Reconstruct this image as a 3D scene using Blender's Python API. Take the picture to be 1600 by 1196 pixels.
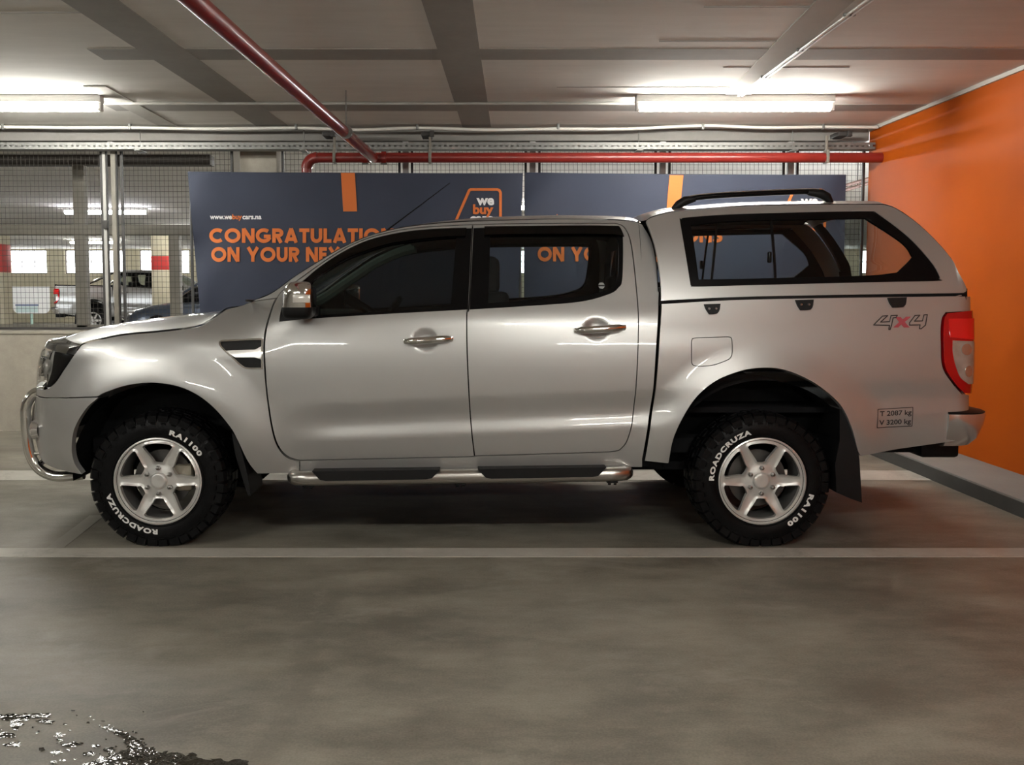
import bpy, bmesh, math, random
import numpy as np
from mathutils import Vector, Matrix
from mathutils.geometry import delaunay_2d_cdt
random.seed(7)
RNG = np.random.RandomState(11)
R = math.radians
PI = math.pi

for o in list(bpy.data.objects):
    bpy.data.objects.remove(o)
SC = bpy.context.scene
COL = SC.collection

# ------------------------------------------------------------------ camera
FPX, CX, CY, PITCH, CAMH = 1500.0, 742.0, 558.0, R(4.0), 1.37
cam_d = bpy.data.cameras.new('camera')
cam_d.sensor_width = 36.0
cam_d.lens = FPX / 1600.0 * 36.0
cam_d.shift_x = (800.0 - CX) / 1600.0
cam_d.shift_y = (CY - 598.0) / 1600.0
cam_d.clip_start = 0.05
cam_d.clip_end = 200
cam = bpy.data.objects.new('camera', cam_d)
COL.objects.link(cam)
cam.location = (0, 0, CAMH)
cam.rotation_euler = (PI / 2 - PITCH, 0, 0)
SC.camera = cam

# ------------------------------------------------------------------ world: overcast daylight outside the car park
W = bpy.data.worlds.new('daylight')
SC.world = W
W.use_nodes = True
bgn = W.node_tree.nodes['Background']
bgn.inputs[0].default_value = (0.93, 0.97, 1.0, 1)
bgn.inputs[1].default_value = 5.0

SC.view_settings.view_transform = 'Standard'
SC.view_settings.look = 'None'
SC.view_settings.gamma = 1.0
SC.view_settings.use_curve_mapping = False
SC.view_settings.exposure = 1.12

LAMP_E = 62.0          # strength of the fluorescent battens
LAMP_COL = (1.0, 0.985, 0.915)

# ------------------------------------------------------------------ pixel helpers (directions only; distance comes from planes)
cP, sP = math.cos(PITCH), math.sin(PITCH)
def ray(px, py):
    a = (px - CX) / FPX; b = (CY - py) / FPX
    return a, cP + b * sP, -sP + b * cP
def onY(px, py, Y):
    d = ray(px, py); t = Y / d[1]
    return Vector((d[0] * t, Y, CAMH + d[2] * t))
def onZ(px, py, z):
    d = ray(px, py); t = (z - CAMH) / d[2]
    return Vector((d[0] * t, d[1] * t, z))

# ------------------------------------------------------------------ materials
MATS = {}
def mat(name, col, rough=0.5, metal=0.0, coat=0.0, spec=0.5, emit=None, estr=0.0, var=0.0, vscale=8.0,
        bump=0.0, bscale=60.0, coat_rough=0.05, alpha=1.0):
    if name in MATS: return MATS[name]
    m = bpy.data.materials.new(name); m.use_nodes = True
    nt = m.node_tree; b = nt.nodes['Principled BSDF']
    b.inputs['Base Color'].default_value = (*col, 1)
    b.inputs['Roughness'].default_value = rough
    b.inputs['Metallic'].default_value = metal
    b.inputs['Coat Weight'].default_value = coat
    b.inputs['Coat Roughness'].default_value = coat_rough
    b.inputs['Specular IOR Level'].default_value = spec
    if emit:
        b.inputs['Emission Color'].default_value = (*emit, 1)
        b.inputs['Emission Strength'].default_value = estr
    if var > 0 or bump > 0:
        tc = nt.nodes.new('ShaderNodeTexCoord')
    if var > 0:
        n = nt.nodes.new('ShaderNodeTexNoise'); n.inputs['Scale'].default_value = vscale
        n.inputs['Detail'].default_value = 6
        nt.links.new(tc.outputs['Object'], n.inputs['Vector'])
        r = nt.nodes.new('ShaderNodeValToRGB')
        r.color_ramp.elements[0].position = 0.3; r.color_ramp.elements[1].position = 0.7
        r.color_ramp.elements[0].color = (*[c * (1 - var) for c in col], 1)
        r.color_ramp.elements[1].color = (*[min(1, c * (1 + var)) for c in col], 1)
        nt.links.new(n.outputs['Fac'], r.inputs['Fac'])
        nt.links.new(r.outputs['Color'], b.inputs['Base Color'])
    if bump > 0:
        n2 = nt.nodes.new('ShaderNodeTexNoise'); n2.inputs['Scale'].default_value = bscale
        n2.inputs['Detail'].default_value = 5
        nt.links.new(tc.outputs['Object'], n2.inputs['Vector'])
        bp = nt.nodes.new('ShaderNodeBump'); bp.inputs['Strength'].default_value = bump
        bp.inputs['Distance'].default_value = 0.02
        nt.links.new(n2.outputs['Fac'], bp.inputs['Height'])
        nt.links.new(bp.outputs['Normal'], b.inputs['Normal'])
    MATS[name] = m
    return m

def glass_mat(name, tint, rough=0.0, ior=1.5):
    """thin tinted pane: straight-through tinted light plus a mirror reflection by angle"""
    if name in MATS: return MATS[name]
    m = bpy.data.materials.new(name); m.use_nodes = True
    nt = m.node_tree; nt.nodes.clear()
    out = nt.nodes.new('ShaderNodeOutputMaterial')
    tr = nt.nodes.new('ShaderNodeBsdfTransparent'); tr.inputs[0].default_value = (*tint, 1)
    gl = nt.nodes.new('ShaderNodeBsdfGlossy'); gl.inputs['Roughness'].default_value = rough
    lw = nt.nodes.new('ShaderNodeLayerWeight'); lw.inputs['Blend'].default_value = 0.5
    pw = nt.nodes.new('ShaderNodeMath'); pw.operation = 'POWER'; pw.inputs[1].default_value = 5.0
    fr = nt.nodes.new('ShaderNodeMath'); fr.operation = 'MULTIPLY_ADD'; fr.inputs[1].default_value = 0.94; fr.inputs[2].default_value = 0.045
    nt.links.new(lw.outputs['Facing'], pw.inputs[0]); nt.links.new(pw.outputs[0], fr.inputs[0])
    mx = nt.nodes.new('ShaderNodeMixShader')
    nt.links.new(fr.outputs[0], mx.inputs[0]); nt.links.new(tr.outputs[0], mx.inputs[1])
    nt.links.new(gl.outputs[0], mx.inputs[2]); nt.links.new(mx.outputs[0], out.inputs[0])
    MATS[name] = m
    return m

def N(nt, kind, **kw):
    n = nt.nodes.new(kind)
    for k, v in kw.items():
        if k.startswith('i_'):
            n.inputs[k[2:]].default_value = v
        else:
            setattr(n, k, v)
    return n

def concrete(name, dark, light, rough=0.75, scale=0.7, stain=None, stain_amt=0.35, bump=0.15, rough_var=0.15, streak=None, spec=0.5, lo=0.36, hi=0.66, smear=None):
    """procedural cast concrete: broad clouds, mid blotches, fine grain, pits"""
    if name in MATS: return MATS[name]
    m = bpy.data.materials.new(name); m.use_nodes = True
    nt = m.node_tree; L = nt.links.new; b = nt.nodes['Principled BSDF']
    tc = N(nt, 'ShaderNodeTexCoord')
    src = tc.outputs['Object']
    if streak:
        mp = N(nt, 'ShaderNodeMapping'); mp.inputs['Scale'].default_value = streak
        L(src, mp.inputs['Vector']); ssrc = mp.outputs[0]
    else:
        ssrc = src
    n1 = N(nt, 'ShaderNodeTexNoise', i_Scale=scale, i_Detail=8.0, i_Roughness=0.62); L(ssrc, n1.inputs['Vector'])
    n2 = N(nt, 'ShaderNodeTexNoise', i_Scale=scale * 6, i_Detail=8.0, i_Roughness=0.7); L(ssrc, n2.inputs['Vector'])
    n3 = N(nt, 'ShaderNodeTexNoise', i_Scale=120.0, i_Detail=3.0); L(src, n3.inputs['Vector'])
    mxa = N(nt, 'ShaderNodeMix', data_type='FLOAT'); mxa.inputs[0].default_value = 0.42
    L(n1.outputs['Fac'], mxa.inputs[2]); L(n2.outputs['Fac'], mxa.inputs[3])
    mxb = N(nt, 'ShaderNodeMix', data_type='FLOAT'); mxb.inputs[0].default_value = 0.14
    L(mxa.outputs[0], mxb.inputs[2]); L(n3.outputs['Fac'], mxb.inputs[3])
    rp = N(nt, 'ShaderNodeValToRGB')
    rp.color_ramp.elements[0].position = lo; rp.color_ramp.elements[1].position = hi
    rp.color_ramp.elements[0].color = (*dark, 1); rp.color_ramp.elements[1].color = (*light, 1)
    L(mxb.outputs[0], rp.inputs['Fac'])
    colout = rp.outputs['Color']
    if stain:
        n4 = N(nt, 'ShaderNodeTexNoise', i_Scale=scale * 2.3, i_Detail=10.0, i_Roughness=0.75, i_Distortion=0.6); L(ssrc, n4.inputs['Vector'])
        r4 = N(nt, 'ShaderNodeValToRGB'); r4.color_ramp.elements[0].position = 0.55; r4.color_ramp.elements[1].position = 0.72
        r4.color_ramp.elements[0].color = (0, 0, 0, 1); r4.color_ramp.elements[1].color = (stain_amt,) * 3 + (1,)
        L(n4.outputs['Fac'], r4.inputs['Fac'])
        mc = N(nt, 'ShaderNodeMix', data_type='RGBA'); L(r4.outputs['Color'], mc.inputs[0])
        L(colout, mc.inputs[6]); mc.inputs[7].default_value = (*stain, 1)
        colout = mc.outputs[2]
    if smear:
        # an old dark leak mark: a wandering line on the floor
        (ax, ay), (bx, by), w = smear
        sx = N(nt, 'ShaderNodeSeparateXYZ'); L(src, sx.inputs[0])
        nn = N(nt, 'ShaderNodeTexNoise', i_Scale=2.2, i_Detail=8.0, i_Roughness=0.7); L(src, nn.inputs['Vector'])
        k = (bx - ax) / (by - ay)
        m1 = N(nt, 'ShaderNodeMath', operation='MULTIPLY_ADD'); L(sx.outputs[1], m1.inputs[0]); m1.inputs[1].default_value = -k; m1.inputs[2].default_value = -(ax - k * ay) - 0.17
        m2 = N(nt, 'ShaderNodeMath', operation='ADD'); L(sx.outputs[0], m2.inputs[0]); L(m1.outputs[0], m2.inputs[1])
        m3 = N(nt, 'ShaderNodeMath', operation='MULTIPLY_ADD'); L(nn.outputs['Fac'], m3.inputs[0]); m3.inputs[1].default_value = 0.34; L(m2.outputs[0], m3.inputs[2])
        m4 = N(nt, 'ShaderNodeMath', operation='ABSOLUTE'); L(m3.outputs[0], m4.inputs[0])
        r5 = N(nt, 'ShaderNodeMapRange', interpolation_type='SMOOTHSTEP'); r5.inputs['From Min'].default_value = w; r5.inputs['From Max'].default_value = w * .35
        L(m4.outputs[0], r5.inputs['Value'])
        r6 = N(nt, 'ShaderNodeMapRange', interpolation_type='SMOOTHSTEP'); r6.inputs['From Min'].default_value = ay + .1; r6.inputs['From Max'].default_value = ay - .3
        L(sx.outputs[1], r6.inputs['Value'])
        m5 = N(nt, 'ShaderNodeMath', operation='MULTIPLY'); L(r5.outputs[0], m5.inputs[0]); L(r6.outputs[0], m5.inputs[1])
        m6 = N(nt, 'ShaderNodeMath', operation='MULTIPLY'); L(m5.outputs[0], m6.inputs[0]); m6.inputs[1].default_value = 0.26
        mc2 = N(nt, 'ShaderNodeMix', data_type='RGBA'); L(m6.outputs[0], mc2.inputs[0]); L(colout, mc2.inputs[6]); mc2.inputs[7].default_value = (*[c * .75 for c in dark], 1)
        colout = mc2.outputs[2]
    L(colout, b.inputs['Base Color'])
    mr = N(nt, 'ShaderNodeMapRange'); mr.inputs['To Min'].default_value = rough - rough_var; mr.inputs['To Max'].default_value = rough + rough_var
    L(n2.outputs['Fac'], mr.inputs['Value']); L(mr.outputs[0], b.inputs['Roughness'])
    bp = N(nt, 'ShaderNodeBump'); bp.inputs['Strength'].default_value = bump; bp.inputs['Distance'].default_value = 0.01
    L(mxb.outputs[0], bp.inputs['Height']); L(bp.outputs['Normal'], b.inputs['Normal'])
    b.inputs['Specular IOR Level'].default_value = spec
    MATS[name] = m
    return m

# ------------------------------------------------------------------ object helpers
def tag(o, label=None, cat=None, group=None, kind=None):
    if label: o['label'] = label
    if cat: o['category'] = cat
    if group: o['group'] = group
    if kind: o['kind'] = kind
    return o

def empty(name, loc=(0, 0, 0), rz=0.0):
    o = bpy.data.objects.new(name, None); COL.objects.link(o)
    o.location = loc; o.rotation_euler = (0, 0, rz); o.empty_display_size = 0.2
    return o

def link(name, me, parent=None, loc=None, rot=None):
    o = bpy.data.objects.new(name, me); COL.objects.link(o)
    if parent is not None: o.parent = parent
    if loc is not None: o.location = loc
    if rot is not None: o.rotation_euler = rot
    return o

def mesh(name, verts, faces, m, smooth=True, angle=40, normals=None):
    me = bpy.data.meshes.new(name)
    me.from_pydata([tuple(map(float, v)) for v in verts], [], [tuple(int(i) for i in f) for f in faces])
    me.materials.append(m)
    if smooth:
        me.polygons.foreach_set('use_smooth', [True] * len(me.polygons))
        if normals is not None:
            me.normals_split_custom_set_from_vertices([tuple(map(float, n)) for n in normals])
        elif angle < 179:
            me.set_sharp_from_angle(angle=R(angle))
    me.update()
    return me

def obj(name, verts, faces, m, parent=None, loc=None, rot=None, **kw):
    return link(name, mesh(name, verts, faces, m, **kw), parent, loc, rot)

class MB:
    """collects simple shapes into one mesh"""
    def __init__(s): s.v = []; s.f = []
    def add(s, vs, fs):
        k = len(s.v); s.v += [tuple(v) for v in vs]; s.f += [tuple(i + k for i in f) for f in fs]; return s
    def box(s, x0, x1, y0, y1, z0, z1):
        return s.add([(x0, y0, z0), (x1, y0, z0), (x1, y1, z0), (x0, y1, z0), (x0, y0, z1), (x1, y0, z1), (x1, y1, z1), (x0, y1, z1)],
                     [(0, 3, 2, 1), (4, 5, 6, 7), (0, 1, 5, 4), (1, 2, 6, 5), (2, 3, 7, 6), (3, 0, 4, 7)])
    def bbox(s, x0, x1, y0, y1, z0, z1, b=0.01, seg=2):
        bm = bmesh.new()
        bmesh.ops.create_cube(bm, size=1.0)
        for v in bm.verts:
            v.co = ((x0 + x1) / 2 + v.co.x * (x1 - x0), (y0 + y1) / 2 + v.co.y * (y1 - y0), (z0 + z1) / 2 + v.co.z * (z1 - z0))
        bmesh.ops.bevel(bm, geom=list(bm.edges), offset=b, segments=seg, profile=0.5, affect='EDGES')
        bm.verts.index_update()
        s.add([tuple(v.co) for v in bm.verts], [tuple(v.index for v in f.verts) for f in bm.faces]); bm.free()
        return s
    def tube(s, path, r, seg=12, caps=True):
        P = [Vector(p) for p in path]; n = len(P)
        rr = r if hasattr(r, '__len__') else [r] * n
        T = []
        for i in range(n):
            a = P[max(i - 1, 0)]; b = P[min(i + 1, n - 1)]
            T.append((b - a).normalized())
        up = Vector((0, 0, 1)) if abs(T[0].z) < 0.9 else Vector((1, 0, 0))
        nx = T[0].cross(up).normalized(); vs = []
        for i in range(n):
            nx = (nx - T[i] * nx.dot(T[i])).normalized(); ny = T[i].cross(nx)
            for k in range(seg):
                a = 2 * PI * k / seg
                vs.append(P[i] + (nx * math.cos(a) + ny * math.sin(a)) * rr[i])
        fs = []
        for i in range(n - 1):
            for k in range(seg):
                k2 = (k + 1) % seg
                fs.append((i * seg + k, i * seg + k2, (i + 1) * seg + k2, (i + 1) * seg + k))
        if caps:
            fs.append(tuple(range(seg))[::-1]); fs.append(tuple((n - 1) * seg + k for k in range(seg)))
        return s.add(vs, fs)
    def lathe(s, prof, axis='z', seg=32, origin=(0, 0, 0)):
        """prof: list of (r, h); revolve about an axis"""
        vs = []; n = len(prof)
        for (r, h) in prof:
            for k in range(seg):
                a = 2 * PI * k / seg; c, d = r * math.cos(a), r * math.sin(a)
                p = (c, d, h) if axis == 'z' else ((c, h, d) if axis == 'y' else (h, c, d))
                vs.append((p[0] + origin[0], p[1] + origin[1], p[2] + origin[2]))
        fs = []
        for i in range(n - 1):
            for k in range(seg):
                k2 = (k + 1) % seg
                q = (i * seg + k, i * seg + k2, (i + 1) * seg + k2, (i + 1) * seg + k)
                fs.append(q if axis != 'y' else q[::-1])
        return s.add(vs, fs)
    def build(s, name, m, parent=None, loc=None, rot=None, smooth=True, angle=40):
        return obj(name, s.v, s.f, m, parent, loc, rot, smooth=smooth, angle=angle)
    def me(s, name, m, smooth=True, angle=40):
        return mesh(name, s.v, s.f, m, smooth=smooth, angle=angle)

def catmull(pts, n=8, closed=False):
    P = [np.array(p, float) for p in pts]; out = []; k = len(P)
    rng = range(k) if closed else range(k - 1)
    for i in rng:
        p0 = P[(i - 1) % k] if (closed or i > 0) else P[0] * 2 - P[1]
        p1 = P[i]; p2 = P[(i + 1) % k]
        p3 = P[(i + 2) % k] if (closed or i + 2 < k) else P[-1] * 2 - P[-2]
        for j in range(n):
            t = j / n
            out.append(0.5 * ((2 * p1) + (-p0 + p2) * t + (2 * p0 - 5 * p1 + 4 * p2 - p3) * t * t + (-p0 + 3 * p1 - 3 * p2 + p3) * t ** 3))
    if not closed: out.append(P[-1])
    return out

def copy_tree(o, parent=None, skip=()):
    c = o.copy(); COL.objects.link(c); c.parent = parent
    for ch in list(o.children):
        if ch.name.split('.')[0] not in skip: copy_tree(ch, c, skip)
    return c

def sstep(a, b, x):
    t = np.clip((np.asarray(x, float) - a) / (b - a), 0, 1)
    return t * t * (3 - 2 * t)

def struct(o, label=None):
    o['kind'] = 'structure'
    if label: o['label'] = label
    return o

_tcache = {}
def text_mesh2d(txt, size=1.0, bold=0.0, spacing=1.0, align='LEFT'):
    """flat glyph outlines of the built-in font as (verts2d, faces)"""
    cu = bpy.data.curves.new('glyphs', 'FONT'); cu.body = txt; cu.size = size; cu.offset = bold; cu.space_character = spacing
    cu.align_x = align; cu.resolution_u = 4; cu.fill_mode = 'FRONT'
    o = bpy.data.objects.new('glyphs', cu); COL.objects.link(o)
    dg = bpy.context.evaluated_depsgraph_get(); dg.update()
    me = bpy.data.meshes.new_from_object(o.evaluated_get(dg))
    v = [(p.co.x, p.co.y) for p in me.vertices]; f = [tuple(p.vertices) for p in me.polygons]
    bpy.data.objects.remove(o); bpy.data.curves.remove(cu); bpy.data.meshes.remove(me)
    return v, f
# ================================================================== THE SETTING
H = 2.90                    # ceiling
XW = 3.76                   # orange wall
YF = 9.25                   # fence line / low wall
ZB = 0.15                   # floor of the hall behind the fence
_s0, _s1 = onZ(530, 915, 0), onZ(405, 1190, 0)
M_floor = concrete('floor_concrete', (0.110, 0.099, 0.079), (0.270, 0.250, 0.207), rough=0.52, scale=0.75, stain=(0.34, 0.32, 0.275), stain_amt=0.7, lo=0.42, hi=0.58, smear=((_s0.x, _s0.y), (_s1.x, _s1.y), .07),
                   bump=0.14, rough_var=0.16, streak=(0.55, 1.0, 1.0))
M_ceil = concrete('ceiling_concrete', (0.68, 0.655, 0.61), (0.82, 0.795, 0.75), rough=0.9, scale=0.8, bump=0.12, rough_var=0.05, streak=(0.4, 2.0, 1))
M_joint = concrete('bare_joint', (0.30, 0.287, 0.265), (0.37, 0.353, 0.328), rough=0.9, scale=1.5, bump=0.1, rough_var=0.05)
M_low = concrete('low_wall_concrete', (0.30, 0.272, 0.222), (0.46, 0.425, 0.36), rough=0.85, scale=1.1, stain=(0.22, 0.2, 0.17), stain_amt=0.4, bump=0.3)
M_wallc = concrete('plain_wall_concrete', (0.38, 0.36, 0.32), (0.5, 0.475, 0.43), rough=0.9, scale=0.6, bump=0.15)
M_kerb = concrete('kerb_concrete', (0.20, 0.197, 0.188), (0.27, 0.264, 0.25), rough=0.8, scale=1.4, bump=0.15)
M_kerb_shade = concrete('kerb_face_shade', (0.06, 0.058, 0.055), (0.09, 0.087, 0.082), rough=0.8, scale=1.4, bump=0.15)  # kerb concrete darkened in colour for its shaded front
M_line = concrete('line_paint', (0.36, 0.34, 0.30), (0.56, 0.54, 0.49), rough=0.6, scale=1.3, stain=(0.22, 0.205, 0.18), stain_amt=0.8, bump=0.08)

def orange_wall():
    m = bpy.data.materials.new('orange_paint'); m.use_nodes = True
    nt = m.node_tree; L = nt.links.new; b = nt.nodes['Principled BSDF']
    tc = N(nt, 'ShaderNodeTexCoord')
    n1 = N(nt, 'ShaderNodeTexNoise', i_Scale=1.3, i_Detail=5.0); L(tc.outputs['Object'], n1.inputs['Vector'])
    rp = N(nt, 'ShaderNodeValToRGB')
    rp.color_ramp.elements[0].position = 0.3; rp.color_ramp.elements[1].position = 0.75
    rp.color_ramp.elements[0].color = (0.46, 0.085, 0.0035, 1); rp.color_ramp.elements[1].color = (0.52, 0.102, 0.006, 1)
    L(n1.outputs['Fac'], rp.inputs['Fac']); L(rp.outputs['Color'], b.inputs['Base Color'])
    n2 = N(nt, 'ShaderNodeTexNoise', i_Scale=160.0, i_Detail=3.0); L(tc.outputs['Object'], n2.inputs['Vector'])
    bp = N(nt, 'ShaderNodeBump'); bp.inputs['Strength'].default_value = 0.06; bp.inputs['Distance'].default_value = 0.005
    L(n2.outputs['Fac'], bp.inputs['Height']); L(bp.outputs['Normal'], b.inputs['Normal'])
    b.inputs['Roughness'].default_value = 0.6; b.inputs['Specular IOR Level'].default_value = 0.15
    return m
M_orange = orange_wall()

XL, YB, YFAR, XR2 = -15.0, -9.0, 36.0, 16.0
def slab(name, x0, x1, y0, y1, z0, z1, m):
    return struct(MB().box(x0, x1, y0, y1, z0, z1).build(name, m, smooth=False))

floor = slab('floor', XL, XW + 0.3, YB, YF + 0.2, -0.2, 0.0, M_floor)
floor_back = slab('floor_back', XL - 6, XR2, YF + 0.2, YFAR + 0.3, ZB - 0.2, ZB, M_floor)
ceiling = slab('ceiling', XL - 6, XR2, YB, YFAR + 0.3, H, H + 0.2, M_ceil)
wall_right = slab('wall_right', XW, XW + 0.25, YB, YF + 0.02, 0, H, M_orange)
wall_left = slab('wall_left', XL - 0.2, XL, YB, YF, 0, H, M_wallc)
wall_front = slab('wall_front', XL, XW, YB - 0.2, YB, 0, H, M_wallc)
slab('wall_back_right', XR2 - 0.2, XR2, YF, YFAR, ZB, H, M_wallc)
slab('wall_back_left', XL - 6.2, XL - 6, YF, YFAR, ZB, H, M_wallc)
# low concrete wall carrying the fence, and the concrete lintel over it
low = slab('wall_low', XL, XW, YF, YF + 0.2, 0.0, 0.945, M_low)
cop = MB().bbox(XL, XW, YF - 0.012, YF + 0.21, 0.945, 0.975, 0.006).build('coping', M_low, low)
slab('trim_1', XL, XW, YF + 0.03, YF + 0.2, 2.79, H, concrete('lintel_concrete', (0.22, 0.21, 0.195), (0.30, 0.285, 0.265), rough=0.9, scale=1.2))
# kerb along the orange wall
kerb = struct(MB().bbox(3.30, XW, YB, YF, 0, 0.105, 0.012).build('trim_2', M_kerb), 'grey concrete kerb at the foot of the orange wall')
MB().box(3.292, 3.301, YB, YF, 0, 0.092).build('kerb_face_shade', M_kerb_shade, kerb, smooth=False)  # thin dark slip paints the shade on the kerb's front
trim3 = MB().box(XW - 0.022, XW, YB, YF, H - 0.03, H).build('trim_3', mat('trim_white', (0.62, 0.6, 0.56), 0.6))
struct(trim3)

# painted bay lines on the floor
def floor_quad(name, x0, x1, y0, y1, parent=floor, z=0.0):
    return MB().box(x0, x1, y0, y1, z, z + 0.0025).build(name, M_line, parent, smooth=False)
yl0 = onZ(800, 871, 0).y; yl1 = onZ(800, 857.5, 0).y
floor_quad('painted_line', XL, 3.29, yl0, yl1)
yl2 = onZ(20, 751, 0).y; yl3 = onZ(20, 736, 0).y
floor_quad('painted_line', XL, 3.29, yl2, yl3)
# old diagonal mark near the front wheel
a = onZ(86, 857, 0); b_ = onZ(152, 806, 0)
dv = (b_ - a).normalized(); nv = Vector((-dv.y, dv.x, 0)) * 0.045
obj('faded_line', [a - nv, a + nv, b_ + nv, b_ - nv] + [p + Vector((0, 0, 0.002)) for p in (a - nv, a + nv, b_ + nv, b_ - nv)],
    [(4, 7, 6, 5), (0, 1, 5, 4), (1, 2, 6, 5), (2, 3, 7, 6), (3, 0, 4, 7)],
    concrete('faded_paint', (0.24, 0.225, 0.195), (0.33, 0.31, 0.275), rough=0.6, scale=1.5, bump=0.08), floor, smooth=False)

# bare, unpainted joint bands across the ceiling (slightly proud strips)
_bz = [0.0]
def ceil_band(p0, p1, w, m=None):
    _bz[0] += .0011
    a = onZ(*p0, H); b = onZ(*p1, H); d = (b - a).normalized(); n = Vector((-d.y, d.x, 0)) * w / 2
    base = [a - n, a + n, b + n, b - n]
    vs = [Vector((p.x, p.y, H + 0.001)) for p in base] + [Vector((p.x, p.y, H - 0.003 - _bz[0])) for p in base]
    obj('joint_band', vs, [(4, 5, 6, 7), (0, 1, 5, 4), (1, 2, 6, 5), (2, 3, 7, 6), (3, 0, 4, 7)], m or M_joint, ceiling, smooth=False)
def ceil_band_xy(x0, x1, y0, y1):
    MB().box(x0, x1, y0, y1, H - 0.003, H + 0.001).build('joint_band', M_joint, ceiling, smooth=False)
ceil_band((105, -25), (425, 196), 0.30)
ceil_band((694, -20), (745, 198), 0.27)
M_faint = concrete('faint_joint', (0.47, 0.45, 0.415), (0.55, 0.53, 0.49), rough=0.9, scale=1.5, bump=0.1, rough_var=0.05)
ceil_band((1325, -20), (1150, 150), 0.20, M_faint)
ceil_band((148, 134), (262, 196), 0.17, M_faint)
ya, yb = onZ(800, 93, H).y, onZ(800, 76, H).y
ceil_band_xy(onZ(150, 85, H).x, XW, min(ya, yb), max(ya, yb))
ya, yb = onZ(800, 173, H).y, onZ(800, 163, H).y
ceil_band_xy(onZ(170, 167, H).x, XW, min(ya, yb), max(ya, yb))
# shutter-board seams left in the cast ceiling
for (p0, p1) in (((0, 19), (150, 21)), ((1030, 64), (1230, 64)), ((1100, 10), (1300, 12)), ((1130, 105), (1330, 103)), ((870, 136), (1140, 137))):
    a = onZ(*p0, H); b = onZ(*p1, H)
    MB().box(a.x, b.x, a.y - 0.006, a.y + 0.006, H - 0.004, H).build('board_seam', M_joint, ceiling, smooth=False)

# ------------------------------------------------------------------ far wall of the back hall with window openings to daylight
M_far = concrete('far_wall_paint', (0.50, 0.45, 0.32), (0.62, 0.57, 0.43), rough=0.9, scale=0.7, bump=0.1)
M_frame = mat('window_steel', (0.10, 0.075, 0.065), 0.5)
def far_x(px): return (px - CX) / FPX * YFAR
wz0, wz1 = 1.97, 2.86
spans = [(16, 76), (104, 164), (170, 196), (220, 244), (264, 276), (284, 298)]
k = 0
x = 330
while x < 2300:
    spans.append((x, x + 62)); x += 92
x = -20
while x > -420:
    spans.append((x - 62, x)); x -= 92
spans.sort()
xs = [XL - 6] + [far_x(p) for s_ in spans for p in s_ if far_x(s_[1]) < XR2] + [XR2]
mbw = MB().box(XL - 6, XR2, YFAR, YFAR + 0.25, ZB, wz0).box(XL - 6, XR2, YFAR, YFAR + 0.25, wz1, H)
for i in range(0, len(xs), 2):
    mbw.box(xs[i], xs[i + 1], YFAR, YFAR + 0.25, wz0, wz1)
wall_far = struct(mbw.build('wall_far', M_far, smooth=False))
wn = 0
for s_ in spans:
    if far_x(s_[1]) >= XR2: continue
    wn += 1
    x0, x1 = far_x(s_[0]), far_x(s_[1])
    fb = MB()
    t = 0.035
    fb.box(x0, x1, YFAR + 0.05, YFAR + 0.1, wz0, wz0 + t).box(x0, x1, YFAR + 0.05, YFAR + 0.1, wz1 - t, wz1)
    fb.box(x0, x0 + t, YFAR + 0.05, YFAR + 0.1, wz0 + t, wz1 - t).box(x1 - t, x1, YFAR + 0.05, YFAR + 0.1, wz0 + t, wz1 - t)
    w = struct(fb.build('window_%d' % wn, M_frame, smooth=False))
    nb = max(1, int(round((x1 - x0) / 0.45)))
    for j in range(1, nb):
        xx = x0 + (x1 - x0) * j / nb
        MB().box(xx - 0.012, xx + 0.012, YFAR + 0.06, YFAR + 0.09, wz0 + t, wz1 - t).build('glazing_bar', M_frame, w, smooth=False)
    MB().box(x0 + t, x1 - t, YFAR + 0.062, YFAR + 0.088, (wz0 + wz1) / 2 - 0.012, (wz0 + wz1) / 2 + 0.012).build('glazing_bar', M_frame, w, smooth=False)
# ================================================================== THE SILVER PICKUP
def paint_mat():
    m = bpy.data.materials.new('silver_paint'); m.use_nodes = True
    nt = m.node_tree; L = nt.links.new; b = nt.nodes['Principled BSDF']
    b.inputs['Base Color'].default_value = (0.45, 0.45, 0.44, 1)
    b.inputs['Metallic'].default_value = 0.62
    b.inputs['Roughness'].default_value = 0.36
    b.inputs['Coat Weight'].default_value = 0.8
    b.inputs['Coat Roughness'].default_value = 0.035
    tc = N(nt, 'ShaderNodeTexCoord')
    n = N(nt, 'ShaderNodeTexNoise', i_Scale=900.0, i_Detail=1.0); L(tc.outputs['Object'], n.inputs['Vector'])
    mr = N(nt, 'ShaderNodeMapRange'); mr.inputs['To Min'].default_value = 0.32; mr.inputs['To Max'].default_value = 0.40
    L(n.outputs['Fac'], mr.inputs['Value']); L(mr.outputs[0], b.inputs['Roughness'])
    return m
M_paint = paint_mat()
M_black = mat('black_plastic', (0.0055, 0.0055, 0.006), 0.5, var=0.15, vscale=40, spec=0.25)
M_satin = mat('satin_black', (0.003, 0.003, 0.0035), 0.2, spec=0.2)
M_inner = mat('dark_inner', (0.005, 0.005, 0.006), 0.85, spec=0.2)
M_chrome = mat('chrome', (0.78, 0.77, 0.75), 0.06, metal=1.0)
M_steel = mat('brushed_steel', (0.55, 0.53, 0.50), 0.28, metal=1.0)
M_rubber = mat('tyre_rubber', (0.0032, 0.0032, 0.0036), 0.4, var=0.3, vscale=30, bump=0.08, bscale=90, spec=0.15)
M_alloy = mat('alloy_silver', (0.64, 0.635, 0.615), 0.34, metal=0.5, coat=0.4)
M_alloy_in = mat('alloy_barrel', (0.16, 0.16, 0.155), 0.45, metal=0.6)
M_disc = mat('brake_disc', (0.13, 0.125, 0.12), 0.4, metal=0.9)
M_caliper = mat('brake_caliper', (0.40, 0.36, 0.28), 0.6)
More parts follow.
